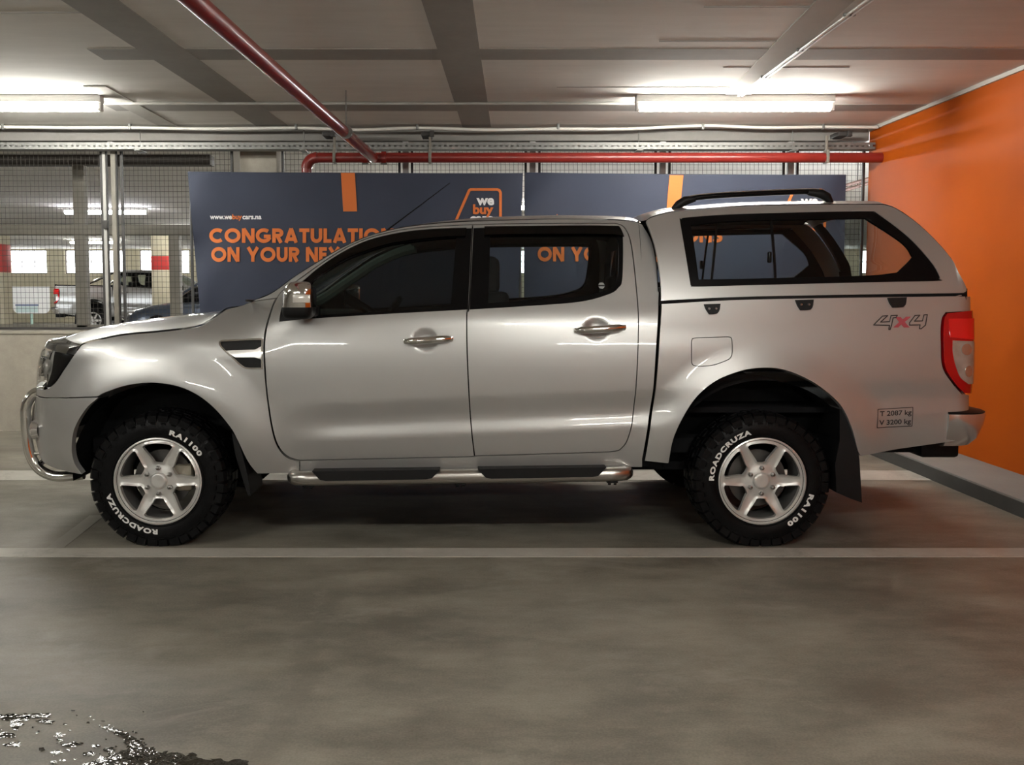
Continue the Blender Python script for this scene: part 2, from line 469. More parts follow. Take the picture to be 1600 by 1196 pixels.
M_white = mat('white_lettering', (0.80, 0.80, 0.78), 0.5)
M_glass_f = glass_mat('front_door_glass', (0.35, 0.39, 0.385))
M_glass_r = glass_mat('rear_door_glass', (0.70, 0.75, 0.75))
M_glass_c = glass_mat('canopy_glass', (0.70, 0.745, 0.74))
M_glass_w = glass_mat('windscreen_glass', (0.55, 0.68, 0.62))
M_visor = glass_mat('smoked_visor', (0.10, 0.095, 0.09), rough=0.08)
M_clear = glass_mat('clear_lens', (0.93, 0.94, 0.95))
M_redlens = mat('red_lens', (0.42, 0.004, 0.008), 0.1, coat=1.0)
M_redlens2 = mat('bright_red_lens', (0.75, 0.012, 0.015), 0.1, coat=1.0)
M_reflector = mat('lamp_reflector', (0.78, 0.77, 0.76), 0.15, metal=0.9)
M_seat = mat('seat_fabric', (0.010, 0.010, 0.011), 0.85, var=0.2, vscale=20)
M_trimgrey = mat('pillar_trim', (0.16, 0.19, 0.17), 0.7)

P0 = onY(246, 752, 5.05)
X0, YC = P0.x, 5.05 + 0.905
truck = empty('pickup_truck', (X0, YC, 0))
tag(truck, 'silver double cab pickup with a matching canopy and white lettered tyres, parked in the bay', 'pickup truck')

# ---- plan curve of the body, from nose centre round the corner, along the side, round the tail to its centre
XA, XN, W0, NE = -0.28, -0.865, 0.90, 2.6
XT, RT = 4.345, 0.10
_c = []
for t in np.linspace(1, 0, 500):
    th = t * PI / 2
    _c.append((XA - (XA - XN) * math.sin(th) ** (2 / NE), W0 * math.cos(th) ** (2 / NE)))
for x_ in np.linspace(XA, XT - RT, 300)[1:]: _c.append((x_, W0))
for th in np.linspace(0, PI / 2, 60)[1:]: _c.append((XT - RT + RT * math.sin(th), W0 - RT + RT * math.cos(th)))
for y_ in np.linspace(W0 - RT, 0, 60)[1:]: _c.append((XT, y_))
_c = np.array(_c)
_s = np.concatenate([[0], np.cumsum(np.hypot(*np.diff(_c, axis=0).T))])
_iA = 499
CU = _s - _s[_iA] + XA                                # u equals x along the straight side
_t = np.gradient(_c, CU, axis=0); _t /= np.linalg.norm(_t, axis=1)[:, None]
CNx, CNy = -_t[:, 1], _t[:, 0]                        # outward normal (y measured outward)
_k = np.ones(9) / 9
CNx = np.convolve(np.pad(CNx, 4, mode='edge'), _k, 'valid'); CNy = np.convolve(np.pad(CNy, 4, mode='edge'), _k, 'valid')
UC0, UC1 = CU[0], CU[-1]
def cx_of(u): return np.interp(u, CU, _c[:, 0])
def u_of_x(x): return np.interp(x, _c[:_iA + 360, 0], CU[:_iA + 360])

def spline(kn):
    xk = np.array([k_[0] for k_ in kn], float); yk = np.array([k_[1] for k_ in kn], float); n = len(xk); h = np.diff(xk)
    A = np.zeros((n, n)); b = np.zeros(n); A[0, 0] = A[-1, -1] = 1
    for i in range(1, n - 1):
        A[i, i - 1] = h[i - 1]; A[i, i] = 2 * (h[i - 1] + h[i]); A[i, i + 1] = h[i]
        b[i] = 6 * ((yk[i + 1] - yk[i]) / h[i] - (yk[i] - yk[i - 1]) / h[i - 1])
    Mk = np.linalg.solve(A, b)
    def f(x):
        x = np.clip(np.asarray(x, float), xk[0], xk[-1]); i = np.clip(np.searchsorted(xk, x) - 1, 0, n - 2)
        d0 = xk[i + 1] - x; d1 = x - xk[i]; hh = h[i]
        return (Mk[i] * d0 ** 3 + Mk[i + 1] * d1 ** 3) / (6 * hh) + (yk[i] / hh - Mk[i] * hh / 6) * d0 + (yk[i + 1] / hh - Mk[i + 1] * hh / 6) * d1
    return f
LOWK = [(0.25, .80), (.36, .838), (.44, .865), (.52, .884), (.6, .896), (.7, .903), (.8, .9065), (.9, .9075), (1.0, .905), (1.08, .899), (1.15, .889)]
PROF = {
    'body': spline(LOWK + [(1.2, .879), (1.25, .862), (1.3, .840), (1.4, .797), (1.5, .754), (1.6, .708), (1.7, .656), (1.82, .58)]),
    'bed': spline(LOWK + [(1.2, .884), (1.27, .877), (1.4, .862)]),
    'canopy': spline([(1.1, .90), (1.2, .889), (1.27, .880), (1.35, .864), (1.45, .837), (1.6, .787), (1.7, .745), (1.8, .69), (1.92, .60)]),
}
NOSE = spline([(.28, -.10), (.38, -.035), (.48, .0), (.6, .012), (.72, .004), (.8, -.006), (.95, -.02), (1.04, -.05), (1.14, -.12)])
WB, ZH = 3.22, 0.352
HANDLES = []                                           # filled below: recess positions (x, z)
def off(u, z, zone):
    u = np.asarray(u, float); z = np.asarray(z, float); x = cx_of(u)
    p = PROF[zone](z) - W0
    if zone != 'canopy':
        fl = 0
        for wx in (0.0, WB):
            r = np.hypot((x - wx) * 0.97, z - ZH - 0.01)
            b_ = 1 - sstep(0.50, 0.735, r)
            fl = np.maximum(fl, b_)
        fl = fl * (1 - sstep(-.30, -.62, u))
        p = p + 0.036 * fl
        am = sstep(0.60, 1.0, x) * (1 - fl) * (1 - 0.55 * sstep(2.6, 2.9, x))
        zz = z - 0.042 * (x - 1.65)
        p = p - 0.017 * am * sstep(.595, .69, zz) * (1 - sstep(.70, .815, zz))
        p = p - 1.6 * np.maximum(0, z - 1.0) ** 2 * (1 - sstep(.35, .75, x))
        for (hx, hz) in HANDLES:
            d = ((x - hx) / .058) ** 2 + ((z - hz) / .050) ** 2
            p = p - 0.016 * np.exp(-d ** 2.2)
    wn_ = 1 - sstep(-1.0, -.42, u)
    p = p * (1 - wn_) + wn_ * NOSE(z)
    wt = sstep(XT - RT, XT - RT + .16, u)
    p = p * (1 - wt) + wt * (np.minimum(p, 0.0) * 0.25)
    return p
def SF(u, z, zone='body', d=0.0):
    """body surface: local xyz on the near side (y negative); d = outward offset"""
    u = np.asarray(u, float); o_ = off(u, z, zone) + d
    x = np.interp(u, CU, _c[:, 0]) + np.interp(u, CU, CNx) * o_
    y = np.interp(u, CU, _c[:, 1]) + np.interp(u, CU, CNy) * o_
    return np.stack([x, -y, np.broadcast_to(z, x.shape)], -1)
def SN(u, z, zone='body'):
    e = 0.004
    a = SF(u + e, z, zone) - SF(u - e, z, zone); b = SF(u, z + e, zone) - SF(u, z - e, zone)
    n = np.cross(a, b); return n / np.maximum(np.linalg.norm(n, axis=-1, keepdims=True), 1e-9)
def tr(px, py, zone='body'):
    """photo pixel -> (u, z) on the body surface"""
    hw = 0.9; u = 0; z = 1
    for _ in range(14):
        p = onY(px, py, YC - hw); x = p.x - X0; z = p.z
        u = float(u_of_x(x)); hw = hw * 0.3 + 0.7 * float(-SF(np.array([u]), np.array([z]), zone)[0, 1])
    return (u, z)

def poly(pts, zone='body', sub=6):
    """outline from pixels (x, y[, 'c']) or ('uz', u, z[, 'c']); smooth between corners"""
    P = []; cor = []
    for p in pts:
        if p[0] == 'uz': P.append((p[1], p[2])); cor.append(len(p) > 3)
        else: P.append(tr(p[0], p[1], zone)); cor.append(len(p) > 2)
    n = len(P)
    if not any(cor): return [tuple(q) for q in catmull(P, sub, True)]
    s0 = cor.index(True); P = P[s0:] + P[:s0]; cor = cor[s0:] + cor[:s0]
    out = []; i = 0
    while i < n:
        j = i + 1
        while j < n and not cor[j]: j += 1
        seg = P[i:j] + [P[j % n]]
        c = catmull(seg, sub) if len(seg) > 2 else [np.array(seg[0]), np.array(seg[1])]
        out += [tuple(q) for q in c[:-1]]; i = j
    return out
def area(P):
    P = np.array(P); x, y = P[:, 0], P[:, 1]
    return 0.5 * np.sum(x * np.roll(y, -1) - np.roll(x, -1) * y)
def densify(P, h):
    out = []
    for i in range(len(P)):
        a = np.array(P[i]); b = np.array(P[(i + 1) % len(P)]); d = np.linalg.norm(b - a)
        if d < 1e-6: continue
        k = max(1, int(math.ceil(d / h)))
        for j in range(k): out.append(tuple(a + (b - a) * j / k))
    return out
def shrink(P, g):
    """inset a closed outline by g (grow when negative)"""
    P = [np.array(p, float) for p in P]
    P = [p for i, p in enumerate(P) if np.linalg.norm(p - P[i - 1]) > 1e-5]
    s = 1 if area(P) > 0 else -1; out = []; n = len(P)
    for i in range(n):
        a = P[i] - P[i - 1]; b = P[(i + 1) % n] - P[i]
        na = np.array([-a[1], a[0]]) / (np.linalg.norm(a) + 1e-12); nb = np.array([-b[1], b[0]]) / (np.linalg.norm(b) + 1e-12)
        m_ = na + nb; q = m_ / max(np.dot(m_, m_) / 2, 0.35)
        out.append(tuple(P[i] + q * g * s))
    return out
def inside(pts, P):
    pts = np.asarray(pts); P = np.asarray(P); x, y = pts[:, 0], pts[:, 1]; r = np.zeros(len(pts), bool)
    for i in range(len(P)):
        x1, y1 = P[i - 1]; x2, y2 = P[i]
        c = ((y1 > y) != (y2 > y))
        if c.any():
            xi = (x2 - x1) * (y - y1) / ((y2 - y1) if abs(y2 - y1) > 1e-12 else 1e-12) + x1
            r ^= c & (x < xi)
    return r
def pdist(pts, P):
    pts = np.asarray(pts); A = np.asarray(P); B = np.roll(A, -1, 0); d = np.full(len(pts), 9e9)
    for a, b in zip(A, B):
        ab = b - a; t = np.clip(((pts - a) @ ab) / max(ab @ ab, 1e-12), 0, 1)
        d = np.minimum(d, np.linalg.norm(pts - (a + t[:, None] * ab), axis=1))
    return d
def cdt(outer, holes=(), h=0.02):
    loops = [densify(outer, h)] + [densify(q, h) for q in holes]
    A = np.array(outer); mn, mx = A.min(0), A.max(0)
    gx = np.arange(mn[0] + h * .5, mx[0], h); gy = np.arange(mn[1] + h * .5, mx[1], h)
    G = np.stack(np.meshgrid(gx, gy), -1).reshape(-1, 2)
    k_ = inside(G, loops[0])
    for q in loops[1:]: k_ &= ~inside(G, q)
    G = G[k_]
    for q in loops:
        if len(G): G = G[pdist(G, q) > 0.45 * h]
    V = []; E = []
    for q in loops:
        s = len(V); V += [Vector(p) for p in q]; E += [(s + i, s + (i + 1) % len(q)) for i in range(len(q))]
    V += [Vector(p) for p in G]
    r = delaunay_2d_cdt(V, E, [], 0, 1e-6)
    v = np.array([tuple(p) for p in r[0]]); f = np.array([t for t in r[2]])
    c = v[f].mean(1); k_ = inside(c, loops[0])
    for q in loops[1:]: k_ &= ~inside(c, q)
    f = f[k_]
    used = np.unique(f); mp = -np.ones(len(v), int); mp[used] = np.arange(len(used))
    v = v[used]; f = mp[f]
    a = v[f]; ar = (a[:, 1, 0] - a[:, 0, 0]) * (a[:, 2, 1] - a[:, 0, 1]) - (a[:, 2, 0] - a[:, 0, 0]) * (a[:, 1, 1] - a[:, 0, 1])
    f[ar < 0] = f[ar < 0][:, ::-1]
    return v, f
def bedges(f):
    cnt = {}
    for t in f:
        for i in range(3):
            e = (t[i], t[(i + 1) % 3]); cnt[e] = 1
    return [e for e in cnt if (e[1], e[0]) not in cnt]

def panel_data(outer, holes=(), zone='body', h=0.02, d=0.0, flange=0.012, extra=None):
    v, f = cdt(outer, holes, h)
    Pn = SF(v[:, 0], v[:, 1], zone, d); Nn = SN(v[:, 0], v[:, 1], zone)
    if extra is not None: Pn = Pn + Nn * extra(v)[:, None]
    vs = [tuple(p) for p in Pn]; ns = [tuple(n) for n in Nn]; fs = [tuple(t) for t in f]
    if flange:
        be = bedges(f); nv = np.array([(0.0, 0.0)] * len(v))
        new = {}
        for (a, b) in be:
            t = Pn[b] - Pn[a]; t /= max(np.linalg.norm(t), 1e-9); fn = np.cross(t, Nn[a]); 
            ids = []
            for q in (a, b):
                ids.append(len(vs)); vs.append(tuple(Pn[q])); ns.append(tuple(fn))
            for q in (b, a):
                ids.append(len(vs)); vs.append(tuple(Pn[q] - Nn[q] * flange)); ns.append(tuple(fn))
            fs.append((ids[1], ids[0], ids[3], ids[2]))
    return vs, ns, fs
def mir(vs, ns, fs):
    return [(x, -y, z) for x, y, z in vs], [(x, -y, z) for x, y, z in ns], [tuple(q)[::-1] for q in fs]
def panel(name, outer, m, holes=(), zone='body', h=0.02, d=0.0, flange=0.012, parent=None, mode='pair', extra=None):
    vs, ns, fs = panel_data(outer, holes, zone, h, d, flange, extra)
    ps = parent if isinstance(parent, (tuple, list)) else (parent or truck, parent or truck)
    v2, n2, f2 = mir(vs, ns, fs)
    if mode == 'join':
        k = len(vs)
        return obj(name, vs + v2, fs + [tuple(i + k for i in q) for q in f2], m, ps[0], normals=ns + n2)
    a = obj(name, vs, fs, m, ps[0], normals=ns)
    if mode == 'near': return a
    b = obj(name, v2, f2, m, ps[1], normals=n2)
    return a, b
def both(name, mb, m, parents=None, **kw):
    """a shape built for the near side and its mirror image for the far side"""
    ps = parents or (truck, truck)
    a = mb.build(name, m, ps[0], **kw)
    m2 = MB(); m2.v = [(x, -y, z) for x, y, z in mb.v]; m2.f = [tuple(q)[::-1] for q in mb.f]
    return a, m2.build(name, m, ps[1], **kw)
G = 0.0032

# door handles: recesses first, so that the door skins carry them
for (px, py) in ((664.5, 531.5), (932, 514.5)):
    u_, z_ = tr(px, py); HANDLES.append((u_, z_))

# ---------------------------------------------------------------- outlines
GAP_F = [(469, 720, 'c'), (450, 714), (434.6, 697), (425, 666), (417, 612), (413.5, 558.5), (414.5, 524), (421, 496), (428.6, 474), (439.5, 456), (454, 445.5), (470, 434.5), (497, 415), (524, 397), (551, 382), (579, 371), (615, 361.5), (651, 356), (695, 353)]
GAP_M = [(738.5, 351, 'c'), (735.5, 420), (732.5, 482), (729.5, 490), (730, 551), (733.5, 628), (737, 674)]
GAP_M2 = [(741.5, 712, 'c')]
o_fdoor = poly(GAP_F + GAP_M + [(741.5, 714, 'c')])
GAP_R = [(966, 350), (977.7, 358.5), (985.4, 377.7), (991, 416), (996.5, 474), (997.7, 512), (995, 589), (989, 651), (981.5, 685), (972, 700), (958, 706)]
o_rdoor = poly([(738.5, 351, 'c'), (800, 349.5), (880, 349), (940, 349)] + GAP_R + [(900, 708.5), (741.5, 713, 'c')] + list(reversed(GAP_M[1:])))
h_fdlo = poly([(436, 503, 'c'), (440, 481), (447, 463), (470, 441, 'c'), (497, 420.5), (524.4, 401.5), (551, 387), (578.8, 375), (615, 366), (651, 360.5), (695, 357.5), (737.2, 356.3, 'c'), (731.4, 484, 'c'), (610, 490.5), (490, 498)])
h_rdlo = poly([(739.8, 356, 'c'), (800, 354.5), (900, 353.5), (960, 354), (970, 358), (973.5, 374), (972.5, 435), (966, 450), (951, 460), (905, 472), (816, 479), (733.6, 484, 'c')])
g_front = poly([(474, 494, 'c'), (478, 452, 'c'), (497, 433), (542, 406), (597, 386), (633, 379), (713, 370.5, 'c'), (704, 480.5, 'c'), (600, 487)])
g_rear = poly([(763, 474, 'c'), (766, 368.5, 'c'), (860, 367), (955, 367), (964, 372), (967, 385), (966, 430), (959, 446), (945, 454), (905, 463.5), (816, 470.5)])

cab_front_edge = [(469, 721, 'c'), (450, 715), (434.6, 698), (425, 667), (417, 612), (413, 558.5), (414, 524), (420.5, 496), (428, 474), (432.5, 465.5, 'c')]
o_cab = poly([(395, 470.5, 'c'), (425, 458.5), (461, 432.5), (497.5, 409.5), (534, 388), (570, 372), (606, 361), (642, 354), (697, 348.5), (751, 346), (824, 344), (874, 343), (951, 344), (990, 346.5), (1003, 351, 'c'),
              (1018, 378), (1025.5, 416), (1029, 451), (1028.5, 474), (1025.5, 535), (1020, 612), (1012, 666), (1003, 718, 'c'), (1003, 730, 'c'), (800, 735), (600, 738), (469, 740, 'c')] + cab_front_edge)
ARCH_F = [(402, 741, 'c'), (394, 732), (384.6, 718), (369, 685), (357.7, 666), (334.6, 639), (308, 618), (277, 604.6), (238, 599), (200, 602.7), (165, 614)]
o_fend = poly([(120, 548.5, 'c'), (130, 537.5), (154, 531.4), (192, 523.7), (250, 518.3), (300, 512.5), (319, 506.4), (338.5, 494), (354, 483, 'c'), (375, 478), (394.5, 471, 'c'), (432, 466, 'c'),
               (427.5, 474), (420, 496), (413.5, 524), (412.5, 558.5), (416.5, 612), (424.5, 667), (434, 698), (449, 715), (468.5, 721, 'c'), (468.5, 740, 'c')] + ARCH_F +
              [(153, 620.5, 'c'), ('uz', -.72, .788), ('uz', -1.12, .80, 'c'), ('uz', -1.10, .842, 'c'), ('uz', -.95, .835), ('uz', -.70, .828), ('uz', -.57, .865), ('uz', -.485, .955), ('uz', -.425, 1.035, 'c')])
o_light = poly([('uz', -.428, 1.030, 'c'), ('uz', -.49, .955), ('uz', -.575, .87), ('uz', -.70, .834), ('uz', -.95, .840), ('uz', -1.09, .848, 'c'), ('uz', -1.11, 1.0, 'c'), ('uz', -1.0, 1.045), ('uz', -.72, 1.045)])
o_bump = poly([(153, 621.5, 'c'), (134.6, 639), (117, 670), (112, 701), (115, 724), (126, 741, 'c'), ('uz', -.60, .395), ('uz', -.75, .41), ('uz', -1.0, .43), ('uz', UC0 + .002, .43, 'c'), ('uz', UC0 + .002, .795, 'c'), ('uz', -1.12, .795), ('uz', -.72, .783)])
h_bump = poly([('uz', -1.05, .52, 'c'), ('uz', -1.02, .63, 'c'), ('uz', UC0 - .1, .63, 'c'), ('uz', UC0 - .1, .52, 'c')])
o_grille = poly([('uz', -1.115, .805, 'c'), ('uz', UC0 + .001, .805, 'c'), ('uz', UC0 + .001, 1.04, 'c'), ('uz', -1.125, 1.03, 'c')])
UR = XT - RT + .17
ZTL0, ZTL1 = 0.812, 1.262
o_bed = poly([(1033, 474.5, 'c'), (1175, 467.5), (1480, 462.5), ('uz', XT - RT, 1.338), ('uz', UR, 1.336, 'c'), ('uz', UR, ZTL1 + .004, 'c'), (1519, 486, 'c'), (1478, 489, 'c'), (1472, 500), (1470.5, 530), (1473, 572.5), (1489, 599.5), (1503, 615.5, 'c'), ('uz', UR, ZTL0 - .006, 'c'),
              ('uz', UR, .60, 'c'), ('uz', XT - RT + .05, .575), (1490, 690.5, 'c'), (1405, 702.5), (1344, 714, 'c'),
              (1339, 702.5), (1330, 668.7), (1315, 637), (1292.5, 614), (1262.5, 593.7), (1225, 578.7), (1191, 575.7), (1157.5, 580.6), (1120, 595.6), (1090, 620), (1067.5, 653.7), (1052.5, 687.5), (1045, 725, 'c'), (1006.5, 721, 'c'),
              (1015.5, 666), (1023.5, 612), (1029.5, 535), (1032.5, 490)], 'bed')
o_flap = poly([(1080.5, 540), (1081, 532), (1086, 528.5), (1112, 527.5), (1138, 526.8), (1143, 530), (1144, 537), (1144, 551), (1142, 558), (1136, 563), (1115.5, 570.5), (1100, 572.3), (1087, 572), (1081.5, 569), (1080.5, 560)], 'bed')
o_can = poly([(1033, 470, 'c'), (1175, 463.5), (1490, 458.2), (1509, 458, 'c'), (1515.5, 454), (1514, 444), (1500, 421), (1472, 387), (1437, 352.5), (1402, 327.5), (1381, 320, 'c'), (1280, 320), (1175, 322), (1105, 326.5), (1052, 331.5), (1021, 339), (1010, 345, 'c'), (1022, 378), (1029.5, 416), (1033, 451)], 'canopy')
h_cwin = poly([(1063, 350), (1065, 342), (1075, 339.5), (1140, 335), (1245, 331.8), (1356, 330), (1366, 331.5), (1372, 334), (1420, 371), (1455, 409.5), (1467.5, 430), (1468, 436), (1463, 439.3), (1350, 441.7), (1175, 446), (1088, 448.2), (1080, 446), (1078, 440)], 'canopy')
g_cwin = poly([(1080, 352, 'c'), (1140, 346), (1245, 343), (1352, 341, 'c'), (1408, 378), (1424, 398), (1423, 405), (1402, 426, 'c'), (1350, 431), (1175, 435.5), (1092, 437, 'c')], 'canopy')
o_vent = poly([(342, 537), (344, 532.5), (352, 530.8), (404, 528.6), (411.6, 529.5, 'c'), (411, 577.5, 'c'), (386, 577), (375, 571.5), (360, 558), (345.5, 544)])

# ---------------------------------------------------------------- skins
fend = panel('front_fender', shrink(o_fend, G), M_paint, [shrink(o_vent, 0.001)], h=0.02, flange=0.03)
cab = panel('cab_frame', o_cab, M_paint, [shrink(o_fdoor, -G * .6), shrink(o_rdoor, -G * .6)], h=0.02, flange=0.02)
fdoor = panel('front_door', shrink(o_fdoor, G), M_paint, [h_fdlo], h=0.016, flange=0.02)
rdoor = panel('rear_door', shrink(o_rdoor, G), M_paint, [h_rdlo], h=0.016, flange=0.02)
bed = panel('bed_side', shrink(o_bed, G), M_paint, [shrink(o_flap, -.002)], zone='bed', h=0.02, flange=0.03)
panel('fuel_flap', shrink(o_flap, .002), M_paint, zone='bed', h=0.02, parent=bed)
can = panel('canopy_side', o_can, M_paint, [h_cwin], zone='canopy', h=0.02, flange=0.02)
bump = panel('front_bumper', shrink(o_bump, -.0012), M_paint, [h_bump], h=0.025, flange=0.03, mode='join')
panel('lower_grille', shrink(h_bump, -.02), M_black, h=0.05, d=-.03, flange=0, parent=bump, mode='join')
# headlamps: dark housing, reflector bowls, clear lens
hl = panel('headlamp', shrink(o_light, .001), M_clear, h=0.03, flange=0)
for s_, e_ in enumerate((hl[0], hl[1])):
    pass
hb = panel('lamp_housing', shrink(o_light, .004), mat('lamp_shell', (0.55, 0.54, 0.52), 0.25, metal=0.3), h=0.03, d=-.06, flange=0, parent=hl)
o_hd = poly([('uz', -.43, 1.025, 'c'), ('uz', -.49, .955), ('uz', -.575, .872), ('uz', -.66, .842, 'c'), ('uz', -.60, .93), ('uz', -.58, 1.04, 'c'), ('uz', -.50, 1.035)])
panel('dark_bezel', o_hd, M_satin, h=0.03, d=-.012, flange=0.02, parent=hl)
for (uu, zz, rr) in ((-.78, .945, .055), (-.96, .945, .05)):
    c = SF(np.array([uu]), np.array([zz]), 'body', -.035)[0]; n = SN(np.array([uu]), np.array([zz]))[0]
    bowl = MB(); prof = [(rr, .025), (rr * .95, .0), (rr * .6, -.02), (.001, -.028)]
    ax = Vector(n); rotm = ax.to_track_quat('Z', 'Y').to_matrix()
    tmp = MB().lathe(prof, 'z', 20)
    bowl.add([tuple(Vector(c) + rotm @ Vector(v)) for v in tmp.v], tmp.f)
    both('reflector_bowl', bowl, M_chrome, hl)
# grille: dark backing, chrome bars and surround
gr = panel('grille', shrink(o_grille, .004), M_black, h=0.04, d=-.03, flange=0, mode='join')
for zc in (.86, .925, .99):
    o_b = poly([('uz', -1.13, zc - .022, 'c'), ('uz', UC0, zc - .022, 'c'), ('uz', UC0, zc + .022, 'c'), ('uz', -1.13, zc + .022, 'c')])
    panel('grille_bar', o_b, M_chrome, h=0.03, d=-.004, flange=0.02, parent=gr, mode='join')

# windows of the doors
for (door, hole, g, gm, vis) in ((fdoor, h_fdlo, g_front, M_glass_f, 0), (rdoor, h_rdlo, g_rear, M_glass_r, 1)):
    fr = panel('window_frame', shrink(hole, -.004), M_satin, [g], h=0.025, d=-.006, flange=0.015, parent=door)
    panel('window_pane', shrink(g, -.004), gm, h=0.06, d=-.010, flange=0, parent=door)
    panel('door_card', shrink(hole, -.001) if False else [q for q in (o_fdoor if vis == 0 else o_rdoor)], M_inner, [shrink(g, -.012)], h=0.06, d=-.055, flange=0, parent=door)
v_f = poly([(474, 439.5, 'c'), (497, 419.5), (524.4, 400.8), (551, 386), (578.8, 374.5), (615, 365.5), (651, 360), (695, 357), (729, 356, 'c'), (727, 368.5, 'c'), (690, 370), (633, 376.5), (597, 383.5), (542, 403), (499, 430), (480, 446, 'c')])
v_r = poly([(757, 354, 'c'), (800, 353.5), (900, 352.5), (958, 353), (968, 355), (975, 369.5, 'c'), (960, 366.5), (900, 365.5), (800, 366), (757, 367, 'c')])
panel('window_visor', v_f, M_visor, h=0.02, d=.010, flange=0.012, parent=fdoor)
panel('window_visor', v_r, M_visor, h=0.02, d=.010, flange=0.012, parent=rdoor)
o_bl = poly([(711.5, 372, 'c'), (714, 370, 'c'), (731, 357.5, 'c'), (727.5, 483.5, 'c'), (703, 484.5, 'c')])
# little round sticker low in the rear quarter of the rear window
cst = tr(940, 446.5)
stk = [(cst[0] + .017 * math.cos(a), cst[1] + .017 * math.sin(a)) for a in np.linspace(0, 2 * PI, 20, endpoint=False)]
panel('round_sticker', stk, mat('sticker_grey', (0.30, 0.33, 0.33), 0.5), h=0.02, d=-.003, flange=0, parent=rdoor[0], mode='near')
o_sb = [(cst[0] - .017, cst[1] - .004), (cst[0] + .017, cst[1] - .004), (cst[0] + .017, cst[1] + .004), (cst[0] - .017, cst[1] + .004)]
panel('sticker_band', o_sb, M_black, h=0.02, d=-.002, flange=0, parent=rdoor[0], mode='near')

# canopy window: black frit ring, pane, sliding-pane bars
cw = panel('canopy_window', shrink(h_cwin, .001), M_satin, [g_cwin], zone='canopy', h=0.025, d=-.004, flange=0.012, parent=truck)
panel('pane', shrink(g_cwin, -.004), M_glass_c, zone='canopy', h=0.08, d=-.008, flange=0, parent=cw)
for (pa, pb) in (((1121, 347), (1113, 436)), ((1206, 344.5), (1213, 434.5))):
    a = tr(*pa, 'canopy'); b = tr(*pb, 'canopy'); w = .006
    panel('sliding_bar', [(b[0] - w, b[1]), (b[0] + w, b[1]), (a[0] + w, a[1]), (a[0] - w, a[1])], M_satin, zone='canopy', h=0.05, d=-.012, flange=0.012, parent=cw)
# small latch on the sliding pane
la = tr(1205, 402, 'canopy')
lp = SF(np.array([la[0]]), np.array([la[1]]), 'canopy', -.03)[0]
both('latch', MB().bbox(lp[0] - .01, lp[0] + .01, lp[1] - .012, lp[1] + .012, lp[2] - .03, lp[2] + .03, .006), M_satin, cw)
# the bed side's three canopy clamps
for i, (xa, ya_, xb, yb_) in enumerate(((1099.5, 475.5, 1125, 491), (1242, 469, 1270.5, 485), (1386, 465.5, 1415.5, 480.5))):
    q = poly([(xa, ya_, 'c'), (xb, ya_ - .8, 'c'), (xb - 1, ya_ + 8, 'c'), (xb - 5, yb_ - 1), (xa + 8, yb_, 'c'), (xa + 3, ya_ + 8, 'c')], 'bed', sub=2)
    cl = panel('canopy_clamp', q, M_black, zone='bed', h=0.02, d=.012, flange=0.014)
    if i < 2:
        for dx in (.3, .72):
            a = tr(xa + (xb - xa) * dx, ya_ + 7, 'bed'); p = SF(np.array([a[0]]), np.array([a[1]]), 'bed', .016)[0]
            both('bolt', MB().lathe([(.0065, .006), (.0065, -.002), (.004, -.006), (.0005, -.006)], 'y', 10, p), M_steel, cl)
o_seal = poly([(1031, 478, 'c'), (1175, 470.5), (1480, 466), ('uz', XT - RT, 1.325), ('uz', UR, 1.322, 'c'), ('uz', UR, 1.375, 'c'), ('uz', XT - RT, 1.378), (1480, 455), (1175, 459.5), (1031, 466, 'c')], 'bed')
panel('canopy_seal', o_seal, M_inner, zone='bed', h=0.03, d=-.014, flange=0)
# fender vent: chrome surround with black mesh and a chrome blade
M_schrome = mat('satin_chrome', (0.85, 0.84, 0.82), 0.2, metal=0.85)
vt = panel('fender_vent', shrink(o_vent, .0015), M_chrome, [shrink(o_vent, .0095)], h=0.012, d=.004, flange=0.014)
panel('vent_mesh', shrink(o_vent, .004), M_black, h=0.02, d=-.010, flange=0, parent=vt)
o_blade = poly([(352, 549, 'c'), (362, 547.5), (399, 546.5, 'c'), (409, 541, 'c'), (409, 562, 'c'), (398, 558.5, 'c'), (368, 558.5, 'c')], sub=2)
panel('vent_blade', o_blade, M_schrome, h=0.02, d=.004, flange=0.012, parent=vt)

# ---------------------------------------------------------------- hood, cowl, windscreen, roof
def loft_rows(name, rows, m, parent=truck, **kw):
    n = len(rows[0]); vs = [p for r_ in rows for p in r_]; fs = []
    for i in range(len(rows) - 1):
        for k in range(n - 1):
            fs.append((i * n + k, (i + 1) * n + k, (i + 1) * n + k + 1, i * n + k + 1))
    return obj(name, vs, fs, m, parent, **kw)
SS = np.concatenate([np.linspace(-1, -.8, 9)[:-1], np.linspace(-.8, .8, 25), np.linspace(.8, 1, 9)[1:]])
cut = catmull([tr(*p) for p in ((120, 546.5), (130, 535.5), (154, 529.4), (192, 521.7), (250, 516.3), (300, 510.5), (319, 504.4), (338.5, 492), (352, 482))], 5)
rows = []
XCS = spline([(0, -.80), (.25, -.53), (.6, -.07), (1, .36)]); ZCS = spline([(-.80, 1.075), (-.62, 1.132), (-.35, 1.185), (0, 1.228), (.2, 1.246), (.36, 1.256)])
tt = np.linspace(0, 1, len(cut))
for t, (u_, z_) in zip(tt, cut):
    p = SF(np.array([u_]), np.array([z_]), 'body', -.002)[0]; yw = -p[1]
    xc = float(XCS(t)); crown = float(ZCS(xc)) - z_
    r_ = []
    for s in SS:
        a = abs(s)
        r_.append((p[0] + (xc - p[0]) * (1 - a ** 2.4), -yw * -s, z_ + crown * (1 - a ** 3.2) + (.012 * (1 - sstep(.05, .5, t)) if a < 1 else 0) * 0))
    rows.append(r_)
